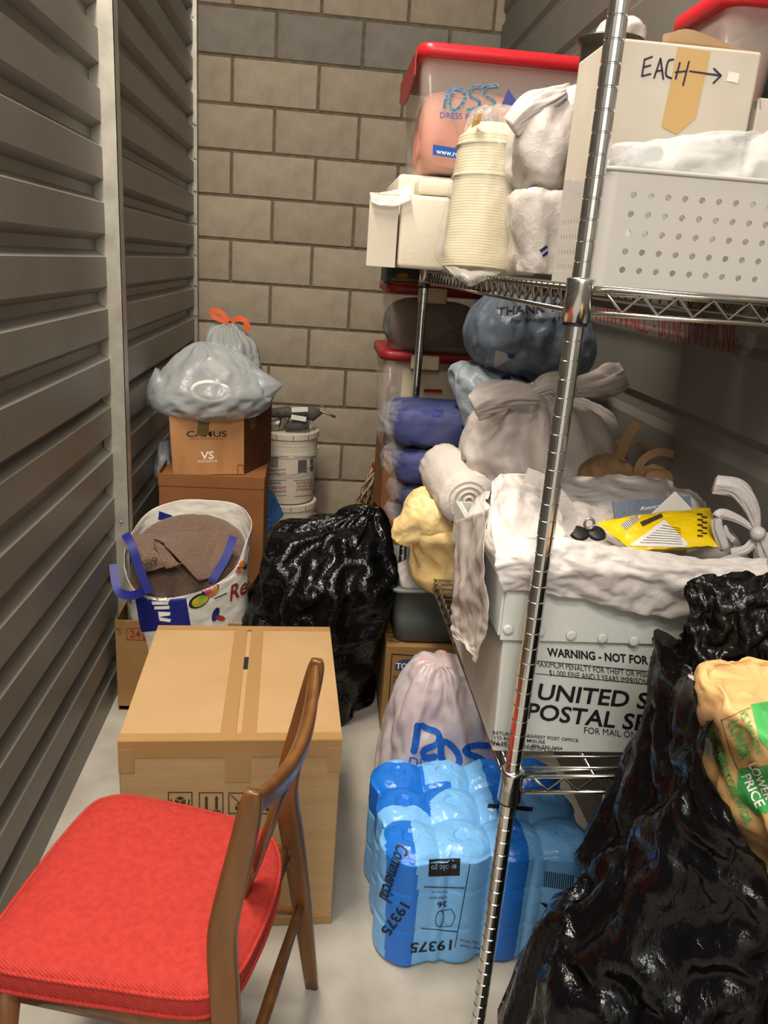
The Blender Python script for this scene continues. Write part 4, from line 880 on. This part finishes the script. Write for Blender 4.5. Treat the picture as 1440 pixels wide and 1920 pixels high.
# stack of blue cloth packs
for i, (y0, y1, xl, xr) in enumerate(((742, 812, 712, 898), (818, 880, 716, 880), (884, 930, 726, 850), (934, 968, 722, 840))):
    yc = (y0+y1)/2; Y = 2.27
    a, b = PY(xl+22, yc, Y), PY(xr, yc+14, Y); hh = (PY(xl, y0, Y).z-PY(xl, y1, Y).z)/2
    lab = ('top blue cloth pack in clear wrap', 'second blue cloth pack from the top in clear wrap', 'third blue cloth pack from the top in clear wrap', 'bottom blue cloth pack of the wrapped stack')[i]
    t = thing('cloth_pack', lab+(', beside the knotted bag' if i == 0 else ''), 'cloth pack', ((a.x+b.x)/2, Y, a.z-hh), 'wrapped blue cloth packs')
    Mx = Matrix.Translation(((a.x+b.x)/2, Y, (a.z+b.z)/2-.01)); w = (b.x-a.x)/2
    mb = MB(); lv = []
    for k in range(9):
        ph = math.pi*k/8; s = math.sin(ph)**.45; lv.append((-hh*.96*math.cos(ph), -w+.03*(1-s), w-.03*(1-s), -.125+.03*(1-s), .125-.03*(1-s), .045))
    rrloft(mb, lv, Mx); mb.build('folded_cloth', MT['blue_fab'], t, True)
    for fz in (-.3, .25):
        mbf = MB(); rrloft(mbf, [(hh*fz, -w-.0008, w+.001, -.1265, .126, .045), (hh*fz+.002, -w-.0008, w+.001, -.1265, .126, .045)], Mx, False); mbf.build('fold_line', MT['ink_navy'], t, True)
    bag('clear_wrap', [((a.z+b.z)/2-.01-hh, (a.x+b.x)/2, Y, w*.9, .11), ((a.z+b.z)/2-.01-hh*.6, (a.x+b.x)/2-.005, Y, w+.008, .132), ((a.z+b.z)/2-.01, (a.x+b.x)/2-.008, Y, w+.014, .136), ((a.z+b.z)/2-.01+hh*.6, (a.x+b.x)/2-.005, Y, w+.008, .132), ((a.z+b.z)/2-.01+hh*1.02, (a.x+b.x)/2, Y, w*.85, .10)],
        MT['clear2'], t, crump=.006, freq=16, seed=80+i, exp=4.5, n=70, m=26)
    pe = PY(xl, yc-4, Y-.06); MB().tube([a+Vector((0.0, -.05, .0)), a.lerp(pe, .5)+Vector((0, -.03, 0)), pe], 1, 36, rs=[hh*.9, hh*.7, .012], flat=(1, 1.2, Vector((0, 0, 1))), pleat=(.3, 4, i)).build('wrap_end', MT['wrap'], t, True)
# rolled white cloth
rl = thing('cloth_roll', 'rolled white cloth in clear plastic pointing at the aisle', 'cloth roll', PY(850, 960, 1.95))
a, b = PY(832, 878, 2.14), PY(880, 938, 1.80); ax = (b-a).normalized()
mb = MB().tube([a-ax*.02]+[a.lerp(b, i/12) for i in range(13)], 1, 64, rs=[.045]+[.062+.012*math.sin(math.pi*(.15+.75*i/12)) for i in range(13)], pleat=(.035, 5, 2))
for v in mb.v: v += (v-(a+ax*((v-a).dot(ax)))).normalized()*.005*ridge((v.x*10, v.y*10, v.z*34), 3)
mb.build('roll_body', MT['roll'], rl, True)
q = ax.to_track_quat('Z', 'Y')
sp_ = [b+q @ Vector(((.006+.0125*th/(2*math.pi))*math.cos(th)*(1+.05*math.sin(3*th)), (.006+.0125*th/(2*math.pi))*math.sin(th), .006-.0004*th)) for th in [i*.28 for i in range(100)]]
MB().tube(sp_, .0042, 6).build('spiral_end', MT['roll'], rl, True)
# pale yellow bag
yb = thing('plastic_bag', 'cream yellow plastic bag overhanging the rear edge of the lower shelf', 'bag', (.30, 1.98, T0))
bag('bag_film', pxrows([(918, 806, 850, 2.0, .04), (930, 788, 868, 1.99, .08), (955, 768, 880, 1.98, .11), (985, 755, 888, 1.97, .12), (1012, 764, 892, 1.97, .11), (1040, 778, 896, 1.97, .11), (1072, 780, 896, 1.97, .11), (1095, 792, 890, 1.98, .09), (1102, 806, 876, 1.98, .06)]), MT['yellow_bag'], yb, crump=.012, freq=8, seed=91, an=(.8, 1, 1.1), su=.06, sv=.03)
g = [[PY(x, y, Y) for x, y, Y in r] for r in (((790, 925, 1.9), (760, 945, 1.9), (738, 975, 1.92)), ((830, 950, 1.86), (785, 970, 1.86), (734, 1005, 1.9)), ((850, 985, 1.85), (800, 1000, 1.85), (745, 1018, 1.89)), ((850, 1010, 1.86), (810, 1020, 1.87), (770, 1025, 1.89)))]
sheet('bag_neck', g, MT['yellow_bag'], yb, 30, 30, .010, 12, 95, .001)

# ------------------------------------------------------------------ bins and clutter behind the shelf
tag(MB().rbox((.262, 2.76, 0), (.72, 3.16, .80), .004).build('cardboard_box', MT['card_dk']), 'brown carton under the clear storage bins behind the shelf', 'box')
def bin_(cx0, cx1, y0, y1, z0, z1, label, latch=True, grp=None, lidm='red_dk', film='binclear'):
    t = thing('storage_bin', label, 'bin', ((cx0+cx1)/2, (y0+y1)/2, z0), grp)
    mb = MB(); lh = .03
    rrloft(mb, [(z0, cx0+.02, cx1-.02, y0+.02, y1-.02, .03), (z1-lh, cx0, cx1, y0, y1, .03), (z1-lh, cx0+.003, cx1-.003, y0+.003, y1-.003, .03), (z0+.003, cx0+.023, cx1-.023, y0+.023, y1-.023, .03)])
    o = mb.build('body', MT[film], t, True)
    mb = MB(); e = .012
    rrloft(mb, [(z1-lh-.004, cx0-.004, cx1+.004, y0-.004, y1+.004, .035), (z1-lh, cx0-e, cx1+e, y0-e, y1+e, .04), (z1-.006, cx0-e, cx1+e, y0-e, y1+e, .04), (z1, cx0-e+.006, cx1+e-.006, y0-e+.006, y1+e-.006, .036), (z1-.004, cx0+.01, cx1-.01, y0+.01, y1-.01, .03)])
    mb.build('lid', MT[lidm], t, True)
    if latch: MB().rbox((cx0+.095, y0-.022, z1-.058), (cx0+.195, y0-.006, z1-.008), .006).build('latch', MT['cream'], t, True)
    return t, o
bt1, bo1 = bin_(.243, .66, 2.76, 3.14, 1.168, 1.392, 'clear storage bin with red lid directly under the top shelf end')
tag(bag('bagged_bundle', [(1.18, .43, 2.95, .15, .14), (1.24, .43, 2.95, .165, .155), (1.31, .42, 2.95, .14, .13), (1.34, .41, 2.95, .05, .05)], MT['ink_grey'], None, crump=.02, seed=6), 'grey bagged bundle inside the upper clear bin behind the shelf', 'bundle')
MB().rbox((-.03, -.005, -.04), (.03, .005, .04), .002, Matrix.Translation(PY(855, 605, 2.80)) @ Matrix.Rotation(.35, 4, 'Y')).build('dark_card', MT['dark'], bt1)
bt2, bo2 = bin_(.236, .66, 2.76, 3.14, .80, 1.165, 'clear storage bin with red lid, lower one of the stack behind the shelf')
tag(MB().rbox((.31, 2.79, .82), (.60, 3.1, 1.10), .004).build('carton', MT['cream']), 'cream carton inside the lower clear bin behind the shelf', 'box'); tag(MB().lathe([(.02, 0), (.022, .005), (.022, .2), (.01, .235), (.01, .26)], (.284, 2.83, .815), 20).build('bottle', MT['grime'], None, True), 'dark bottle standing in the lower clear bin behind the shelf', 'bottle')
wp = [bo2]; ppoly([[(795, 729), (829, 730), (829, 736), (795, 735)]], wp, MT['red_dk'], bt2, .002, 'print')
tc_ = thing('toy_car_box', 'flat dark box printed with a car on the clear bin behind the shelf', 'box', (.32, 2.85, 1.392))
tco = MB().rbox((.222, 2.755, 1.393), (.345, 2.95, 1.445), .003).build('box_body', MT['dark'], tc_)
ppoly([[(733, 520), (790, 524), (788, 529), (733, 526)], [(742, 520), (748, 512), (762, 512), (768, 521)]], [tco], MT['ochre'], tc_, .001, 'car_print')
mp = thing('string_mop', 'string mop head on an ochre cloth in the back right corner', 'mop', PY(705, 950, 3.3))
bag('ochre_cloth', pxrows([(905, 690, 720, 3.3, .06), (925, 682, 735, 3.3, .1), (950, 668, 740, 3.3, .12), (990, 662, 745, 3.3, .13), (1060, 660, 745, 3.3, .13)]), MT['ochre'], mp, crump=.02, freq=10, seed=98, n=50, m=30)
for i in range(46):
    x, y = random.uniform(698, 738), random.uniform(878, 895); p = [PY(x, y, 3.2+random.uniform(-.02, .04))]
    for k in range(5): p.append(p[-1]+Vector((random.uniform(-.022, .012), random.uniform(-.01, .006), -.025)))
    MB().tube(p, .006, 5).build('mop_strand', MT['mop'], mp, True)
MB().tube([PY(707, 885, 3.22), PY(704, 868, 3.22)], 1, 12, rs=[.018, .017]).build('grip', MT['red_dk'], mp, True)

# ------------------------------------------------------------------ top shelf
fo = thing('foam_container_stack', 'white foam containers standing on edge at the far end of the top shelf', 'foam containers', (.27, 2.3, T1))
MB().rbox((.205, 2.17, T1+.001), (.335, 2.30, 1.628), .012, None, 3).build('foam_container', MT['foam'], fo, True)
MB().rbox((.186, 2.19, T1+.001), (.2, 2.31, 1.60), .005).build('foam_container', MT['foam'], fo, True)
MB().rbox((.205, 2.31, T1+.001), (.62, 2.72, 1.69), .012, None, 3).build('foam_container', MT['foam'], fo, True)
MB().rbox((.248, 2.19, 1.632), (.62, 2.30, 1.672), .008).build('foam_lid', MT['foam'], fo, True)
g = [[PY(x, y, Y) for x, y, Y in r] for r in (((770, 347, 2.2), (735, 356, 2.18), (694, 362, 2.17)), ((768, 375, 2.15), (735, 386, 2.15), (699, 380, 2.15)))]
sheet('film_edge', g, MT['wfilm'], fo, 16, 10, .004, 14, 3, .001)
tag(MB().rbox((.122, 2.17, T1), (.199, 2.176, 1.625), .001).build('paper_sheet', MT['white_card']), 'folded white paper sheet standing at the left end of the top shelf', 'paper')
rb, rbo = bin_(.242, .675, 2.26, 2.74, 1.698, 2.0, 'clear bin with bright red lid and pink store bag on the foam containers', False, None, 'red_lid', 'binclear')
tag(bag('shopping_bag', [(1.705, .40, 2.44, .10, .10), (1.74, .40, 2.44, .135, .14), (1.86, .40, 2.44, .135, .14), (1.90, .40, 2.44, .12, .12), (1.915, .4, 2.44, .05, .05)], MT['pink'], None, crump=.006, seed=3, exp=5, su=.03), 'pink store bag seen through the clear bin with bright red lid', 'bag')
tag(bag('plastic_bag', [(1.71, .58, 2.46, .05, .1), (1.8, .56, 2.44, .07, .12), (1.9, .56, 2.44, .06, .1), (1.94, .56, 2.44, .02, .03)], MT['wbag'], None, crump=.01, seed=5), 'white plastic bag seen through the right half of the clear bin with bright red lid', 'bag')
MB().add([(.226, 2.30, 1.985), (.226, 2.70, 1.985), (.226, 2.70, 1.93), (.226, 2.55, 1.90), (.226, 2.45, 1.90), (.226, 2.30, 1.93)], [(0, 1, 2, 3, 4, 5)]).build('lid_flange', MT['red_dk'], rb).modifiers.new('t', 'SOLIDIFY').thickness = .004
PB = MT['ink_pale_blue']
pstroke([curve(L, 6) for L in ([(833, 204), (838, 178), (850, 166), (866, 168), (872, 182), (864, 198), (850, 208), (843, 192), (850, 174)], [(908, 164), (890, 162), (880, 170), (884, 182), (898, 190), (896, 202), (876, 206)], [(932, 160), (914, 162), (906, 172), (916, 184), (926, 190), (922, 202), (908, 204)])], 7, [rbo], PB, rb, .0015)
ptext('DRESS FOR LESS', (825, 221), (935, 228), (0, -11), [rbo], MT['ink_blue'], rb, .0015, .0)
ppoly([[(812, 271), (868, 280), (866, 299), (811, 290)]], [rbo], MT['ink_blue'], rb, .0014, 'print'); ptext('www.ross', (818, 288), (870, 296), (0, -10), [rbo], MT['ink_white'], rb, .0022, .01)
# plates
pt = thing('foam_plate_stack', 'tall stack of cream foam plates in a clear bag on the top shelf', 'plates', (.35, 1.74, T1))
pc0, pc1 = PY(897, 505, 1.74), PY(928, 235, 1.76); axp = (pc1-pc0); hp_ = axp.length; pr = []; z = 0; k = 0
while z < hp_-.03:
    r = .080-.009*z/hp_
    pr += [(r, z), (r, z+.0036), (r-.0011, z+.0046)]; z += .0055; k += 1
pr += [(.06, hp_-.02), (.05, hp_-.005), (.03, hp_)]
MB().lathe(pr, pc0, 48, axp).build('plates', MT['plates'], pt)
for fz in (.62, .83): MB().lathe([(.0745+.009*(1-fz), hp_*fz), (.076+.009*(1-fz), hp_*fz+.001), (.0745+.009*(1-fz), hp_*fz+.002)], pc0, 48, axp).build('pack_edge', MT['foam'], pt, True)
bag('clear_bag', pxrows([(205, 905, 960, 1.75, .04), (222, 882, 985, 1.75, .075), (300, 862, 985, 1.74, .09), (400, 838, 975, 1.73, .095), (480, 822, 968, 1.73, .1), (508, 838, 962, 1.73, .09), (516, 860, 940, 1.72, .07)]), MT['clear'], pt, crump=.006, freq=12, seed=101, an=(1, 1, .3), n=80, m=60)
g = [[PY(x, y, Y) for x, y, Y in r] for r in (((835, 500, 1.66), (880, 505, 1.62), (935, 510, 1.62)), ((850, 515, 1.63), (882, 522, 1.6), (925, 518, 1.62)), ((865, 525, 1.62), (882, 536, 1.6), (900, 525, 1.62)))]
sheet('bag_corner', g, MT['clear'], pt, 20, 16, .004, 16, 6, .0008)
ppoly([[(890, 218), (905, 212), (900, 232), (884, 240)]], [c for c in pt.children if c.name.startswith('clear_bag')], MT['ochre'], pt, .001, 'print')
# white bags beside the plates
wa = thing('plastic_bag', 'knotted white plastic bag on top of the wrapped cups', 'bag', (.52, 1.66, 1.58))
wab = bag('bag_film', pxrows([(165, 1045, 1075, 1.62, .03), (180, 1005, 1085, 1.62, .05), (215, 975, 1085, 1.62, .07), (270, 958, 1080, 1.62, .085), (320, 960, 1070, 1.62, .085), (345, 968, 1060, 1.62, .08), (362, 975, 1045, 1.62, .06)]), MT['wbag'], wa, crump=.010, freq=12, seed=111, an=(1, 1, .6), folds=.3)
ear(((1060, 172), (1030, 188), (995, 205), (958, 238)), 1.56, .022, MT['wbag'], wa)
wc = thing('plastic_bag', 'white bagged cups beside the plate stack on the top shelf', 'bag', (.50, 1.64, T1))
wcb = bag('bag_film', pxrows([(362, 975, 1050, 1.62, .08), (375, 962, 1055, 1.62, .09), (430, 960, 1055, 1.62, .095), (490, 962, 1050, 1.62, .095), (512, 965, 1045, 1.62, .09)]), MT['wbag'], wc, crump=.006, freq=12, seed=113, exp=4, floor=T1)
ppoly([[(1012, 468), (1024, 460), (1026, 464), (1014, 474)], [(1016, 478), (1026, 470), (1027, 475), (1018, 482)]], [wcb], MT['ink_navy'], wc, .0015, 'print')
tag(MB().add([PY(938, 202, 2.2), PY(973, 196, 2.2), PY(953, 166, 2.22), PY(938, 202, 2.215), PY(973, 196, 2.215), PY(953, 166, 2.235)], [(0, 1, 2), (5, 4, 3), (0, 3, 4, 1), (1, 4, 5, 2), (2, 5, 3, 0)]).build('navy_flap', MT['ink_navy'], pt), None, None)
# white carton marked EACH
ea, eab, Mea = carton('cardboard_box', 'white carton marked EACH with an arrow on the top shelf', 'box', (.418, 1.29, T1), 0, .235, .16, 1.795-T1, MT['white_card'])
pstroke([[(1222, 107), (1208, 112), (1203, 143), (1219, 139)], [(1207, 126), (1219, 123)], [(1226, 146), (1238, 110), (1243, 148)], [(1230, 134), (1241, 132)], curve([(1262, 112), (1252, 116), (1248, 140), (1258, 147)], 5), [(1274, 118), (1266, 148)], [(1291, 116), (1280, 160)], [(1266, 136), (1284, 134)], [(1293, 134), (1350, 142)], [(1338, 129), (1351, 142), (1337, 156)]], 3.4, [eab], MT['ink_purple'], ea, .0015)
pstroke([curve([(1334, 252), (1344, 250), (1352, 258), (1342, 264), (1350, 266)], 4), [(1353, 272), (1354, 274)], [(1361, 270), (1360, 273)]], 2.2, [eab], MT['ink_purple'], ea, .0015)
ppoly([[(1271, 88), (1332, 97), (1304, 222), (1268, 252), (1240, 238)]], [eab], mat('aged_tape', '#c3a069', .3), ea, .001, 'tape_strip'); ppoly([[(1366, 134), (1386, 138), (1383, 156), (1361, 152)]], [eab], MT['label'], ea, .001, 'sticker')
g = [[Vector(p) for p in r] for r in (((.50, 1.30, 1.797), (.57, 1.30, 1.797), (.652, 1.30, 1.797)), ((.51, 1.33, 1.815), (.575, 1.33, 1.82), (.653, 1.33, 1.803)), ((.53, 1.36, 1.826), (.57, 1.36, 1.834), (.654, 1.36, 1.803)))]
sheet('flap', g, MT['card_in'], ea, 16, 10, .001, 14, 3, .003)
# basket: perforated walls built as strips between holes
bs = thing('plastic_basket', 'white perforated plastic basket at the front of the top shelf', 'basket', (.53, 1.17, T1))
BX0, BX1, BY0, BY1, BZ0, BZ1 = .362, .76, 1.075, 1.27, T1, 1.592
def perf(o_, u_, w_, h_, rows_, cols_, x_off, zlist, dx, rad, hole='round', K_=12, t=.0025):
    """perforated panel in plane o_+u_*x+Z*z with real holes, thickness t"""
    bm = bmesh.new(); nrm = u_.cross(Vector((0, 0, 1))).normalized()
    cells = []; xs = [x_off+dx*i for i in range(cols_)]
    fx = [0]+[xs[0]-dx/2+dx*i for i in range(cols_+1)]+[w_]; zz = [0]
    for z in zlist: zz += [z-.0105, z+.0105]
    zz.append(h_)
    def P(x, z): return o_+u_*x+Vector((0, 0, z))
    for a, b in zip(zz, zz[1:]):
        mid = [z for z in zlist if a < z < b]
        for i, (x0, x1) in enumerate(zip(fx, fx[1:])):
            if b-a < 1e-4 or x1-x0 < 1e-4: continue
            if mid and 1 <= i <= cols_:
                cx, cz = (x0+x1)/2, mid[0]; ri, ro = [], []
                for k in range(K_):
                    an = 2*math.pi*k/K_+math.pi/K_; c, s = math.cos(an), math.sin(an)
                    ri.append((cx+rad*c*(.35 if hole == 'slot' else 1), cz+rad*s))
                    m_ = min((x1-x0)/2/abs(c) if abs(c) > 1e-6 else 9, (b-a)/2/abs(s) if abs(s) > 1e-6 else 9); ro.append((cx+c*m_, cz+s*m_))
                A = [bm.verts.new(P(*p)) for p in ro]; Bv = [bm.verts.new(P(*p)) for p in ri]; Cv = [bm.verts.new(P(*p)-nrm*t) for p in ri]
                for k in range(K_):
                    bm.faces.new((A[k], A[(k+1) % K_], Bv[(k+1) % K_], Bv[k])); bm.faces.new((Bv[k], Bv[(k+1) % K_], Cv[(k+1) % K_], Cv[k]))
                q = [(x0, a), (x1, a), (x1, b), (x0, b)]
                for (qx, qz) in q:   # corner triangles
                    near = sorted(range(K_), key=lambda k: (ro[k][0]-qx)**2+(ro[k][1]-qz)**2)[:2]
                    if abs(near[0]-near[1]) in (1, K_-1): bm.faces.new((bm.verts.new(P(qx, qz)), A[near[0]], A[near[1]]))
            else:
                bm.faces.new([bm.verts.new(P(*p)) for p in ((x0, a), (x1, a), (x1, b), (x0, b))])
    return MB().bm(bm)
zl = [.022+.0235*i for i in range(5)]
perf(Vector((BX0+.02, BY0, BZ0)), Vector((1, 0, 0)), BX1-BX0-.04, BZ1-BZ0-.003, 5, 14, .024, zl, .0235, .0042).build('front_wall', MT['basket'], bs)
perf(Vector((BX0, BY1-.02, BZ0)), Vector((0, -1, 0)), BY1-BY0-.04, .118, 5, 8, .02, [.02+.021*i for i in range(4)], .014, .0055, 'slot').build('side_wall', MT['basket'], bs)
MB().box((BX0+.02, BY1-.003, BZ0), (BX1-.02, BY1, BZ1)).build('back_wall', MT['basket'], bs); MB().box((BX1-.003, BY0+.02, BZ0), (BX1, BY1-.02, BZ1)).build('side_wall', MT['basket'], bs)
MB().box((BX0+.004, BY0+.004, BZ0+.001), (BX1-.004, BY1-.004, BZ0+.004)).build('base', MT['basket'], bs)
for (cx, cy, a0) in ((BX0+.02, BY0+.02, 180), (BX1-.02, BY0+.02, 270), (BX1-.02, BY1-.02, 0), (BX0+.02, BY1-.02, 90)):
    V = [];
    for i in range(9):
        an = math.radians(a0+90*i/8)
        for z in (BZ0, BZ1-.003): V.append((cx+.02*math.cos(an), cy+.02*math.sin(an), z))
    MB().add(V, [(2*i, 2*i+2, 2*i+3, 2*i+1) for i in range(8)]).build('corner_wall', MT['basket'], bs, True)
# side top with handle notch
yy = [BY0+.02, BY0+.055, BY0+.063, BY0+.075, BY0+.0975, BY0+.12, BY0+.132, BY0+.14, BY1-.02]; zt = [BZ1-.004, BZ1-.004, BZ1-.012, BZ1-.027, BZ1-.031, BZ1-.027, BZ1-.012, BZ1-.004, BZ1-.004]
MB().add([p for y, z in zip(yy, zt) for p in ((BX0, y, BZ0+.118), (BX0, y, z))], [(2*i, 2*i+1, 2*i+3, 2*i+2) for i in range(8)]).build('notched_wall', MT['basket'], bs)
P = rrect(BX0, BX1, BY0, BY1, .02); rim = [Vector((x, y, BZ1-.002)) for x, y in P]
rim = [p if not (p.x < BX0+.001 and BY0+.055 < p.y < BY0+.14) else p for p in rim]
front = [p for p in P if p[1] < BY0+.021]
MB().tube([(BX0, BY0+.055, BZ1-.003)]+[(BX0, BY0+.02, BZ1-.003)]+[(x, y, BZ1-.003) for x, y in P[14:28]]+[(BX1, BY1-.02, BZ1-.003)], .0032, 6).build('rim', MT['basket'], bs, True)
# bag of clear cups in the basket
cc = thing('plastic_bag', 'crumpled clear bag of plastic tubs filling the white basket', 'bag', (.55, 1.17, T1+.01))
bag('bag_film', [(T1+.012, .55, 1.17, .14, .06), (1.5, .56, 1.17, .165, .068), (1.57, .56, 1.17, .168, .07), (1.612, .57, 1.17, .158, .068), (1.64, .60, 1.175, .125, .055), (1.662, .625, 1.18, .05, .025)], MT['wfilm'], cc, crump=.012, freq=14, seed=121, exp=3, su=.09, sv=.05, teth=.012, lump=.008)
p = PY(1190, 300, 1.15); MB().lathe([(.03, -.05), (.034, 0), (.036, .012), (.033, .018), (.015, .019)], p, 24).build('clear_tub', MT['wfilm'], cc, True)
# stock pot, bag, second bin, label box
po = thing('stock_pot', 'stainless steel stock pot behind the white carton', 'pot', (.56, 1.62, T1))
pL, pR = PY(1080, 92, 1.62), PY(1208, 66, 1.62); pcx, pcy, prr = (pL.x+pR.x)/2, 1.62, (pR.x-pL.x)/2; ptz = (pL.z+pR.z)/2
MB().lathe([(prr-.016, T1+.001), (prr-.012, T1+.01), (prr-.011, ptz-.03), (prr-.01, ptz-.012), (prr, ptz), (prr-.001, ptz+.002), (prr-.013, ptz-.012), (prr-.015, T1+.02)], (pcx, pcy, 0), 40).build('pot_body', mat('pot_steel', '#6d675c', .3, .9), po, True)
tag(bag('plastic_bag', [(ptz-.03, pcx+.02, pcy, .045, .04), (ptz+.01, pcx+.02, pcy, .045, .04), (ptz+.03, pcx+.02, pcy, .03, .03), (ptz+.045, pcx+.02, pcy, .01, .01)], MT['wbag'], None, crump=.012, freq=16, seed=131), 'small white plastic bag tucked in the stock pot', 'bag')
sb, sbo = bin_(.675, .785, 1.475, 1.70, 1.60, 1.945, 'narrow bin with red lid at the upper right behind the white carton', False, None, 'red_lid')
tag(MB().rbox((.70, 1.50, 1.62), (.77, 1.66, 1.85), .01).build('red_package', MT['red_dk']), 'dark red package inside the narrow red-lidded bin', 'package')
tag(MB().rbox((.60, 1.475, T1), (.80, 1.72, 1.597), .004).build('cardboard_box', MT['card_tan']), 'low brown box under the narrow red-lidded bin', 'box')
lb = thing('label_box', 'small white carton with a barcode at the right edge of the top shelf', 'box', (.70, 1.36, T1))
lbo = MB().rbox((.664, 1.295, T1), (.78, 1.45, 1.735), .003).build('box_body', MT['white_card'], lb)
pstroke([[(1417, 170+i*4), (1425, 171+i*4)] for i in range(9)], 2, [lbo], MT['ink_grey'], lb, .001, 'barcode')

# ------------------------------------------------------------------ black bag in the foreground with tan store bag
gx, gy = .64, .84
gb = thing('rubbish_bag', 'big open black rubbish bag at the front right holding a tan store bag', 'bag', (gx, gy, 0))
def gtilt(th, t):
    k = max(0, t-.35)/.65
    return k*(.3*min(0, math.sin(th)+.3)-.02*(math.cos(th)+1)+.008*math.sin(5*th))
def grow(y, xl, ry, cy):
    p = PY(xl, y, cy); return (p.z, (p.x+.745)/2, cy, (.745-p.x)/2, ry)
gro = [grow(y, xl, ry, gy) for y, xl, ry in ((1255, 1292, .165), (1305, 1284, .17), (1400, 1264, .175), (1480, 1228, .18), (1600, 1165, .185), (1720, 1095, .19), (1830, 1035, .19))][::-1]
gbo = bag('bag_film', [(0, .57, gy, .18, .16), (.03, .545, gy, .225, .19)]+[r for r in gro if r[0] > .05],
    MT['black_thin'], gb, crump=.022, freq=6, seed=141, an=(1.2, 1.2, .45), exp=2.6, open_top=True, tilt=gtilt, floor=0, su=.13, sv=.05, teth=.008, bend=.5)
bag('stuffing', [(.01, .57, gy, .14, .09), (.2, .57, gy, .15, .10), (.5, .58, gy, .13, .09), (.60, .59, gy, .08, .06)], MT['dark'], gb, crump=.03, seed=6, n=50, m=30)
g = [[PY(x, y, Y) for x, y, Y in r] for r in (((1278, 1103, 1.0), (1300, 1090, 1.0), (1350, 1078, 1.0), (1440, 1070, 1.0), (1500, 1075, 1.0)), ((1292, 1155, .985), (1320, 1150, .97), (1370, 1140, .96), (1440, 1130, .95), (1500, 1130, .95)), ((1262, 1215, .985), (1310, 1220, .96), (1370, 1210, .95), (1440, 1200, .94), (1500, 1200, .94)), ((1225, 1250, .985), (1300, 1275, .95), (1370, 1275, .94), (1440, 1280, .93), (1500, 1280, .93)), ((1225, 1330, .985), (1310, 1350, .95), (1370, 1370, .94), (1440, 1380, .93), (1500, 1380, .93)))]
sheet('back_flap', g, MT['black'], gb, 60, 60, .016, 10, 145, .001, su=.12, sv=.1)
tn = thing('shopping_bag', 'tan store bag with green print inside the open black rubbish bag', 'bag', (.66, .82, .5))
tno = bag('bag_film', pxrows([(1278, 1350, 1500, .80, .04), (1290, 1346, 1540, .775, .07), (1330, 1338, 1560, .77, .10), (1400, 1346, 1580, .79, .12), (1480, 1350, 1590, .78, .13), (1560, 1385, 1600, .78, .13), (1680, 1420, 1600, .78, .12), (1800, 1440, 1580, .78, .1)]), MT['tan_bag'], tn, crump=.008, freq=7, seed=151, n=90, m=60)
tag(bag('plastic_bag', pxrows([(1290, 1300, 1330, .86, .03), (1330, 1285, 1340, .86, .06), (1420, 1300, 1380, .86, .07), (1520, 1330, 1420, .86, .07)]), MT['wbag'], None, crump=.008, seed=5), 'white plastic bag squeezed beside the tan store bag', 'bag')
Gm = MT['ink_green']
def GT(s, p0, p1, up, b=.01, m=Gm): ptext(s, p0, p1, up, [tno], m, tn, .0018, b)
GT('LOOK FOR', (1326, 1358), (1357, 1440), (13, -6)); GT('SAVINGS STOREWIDE', (1316, 1366), (1400, 1545), (13, -7)); GT('LOWER', (1366, 1355), (1392, 1425), (20, -8), .02); GT('IS WHEN', (1388, 1340), (1420, 1412), (12, -6), 0)
ppoly([[(1408, 1322), (1440, 1316), (1440, 1405), (1422, 1380)], [(1385, 1442), (1412, 1440), (1448, 1432), (1448, 1520), (1420, 1530), (1384, 1488)]], [tno], Gm, tn, .0012, 'print')
GT('LOWER', (1405, 1432), (1438, 1500), (14, -5), .02, MT['ink_white']); GT('PRICE', (1392, 1455), (1420, 1515), (16, -7), .02, MT['ink_white'])
pstroke([[(1354, 1350), (1368, 1400), (1384, 1440)], [(1354, 1350), (1408, 1328)]], 1.2, [tno], MT['ink_brown'], tn, .0015, 'print')
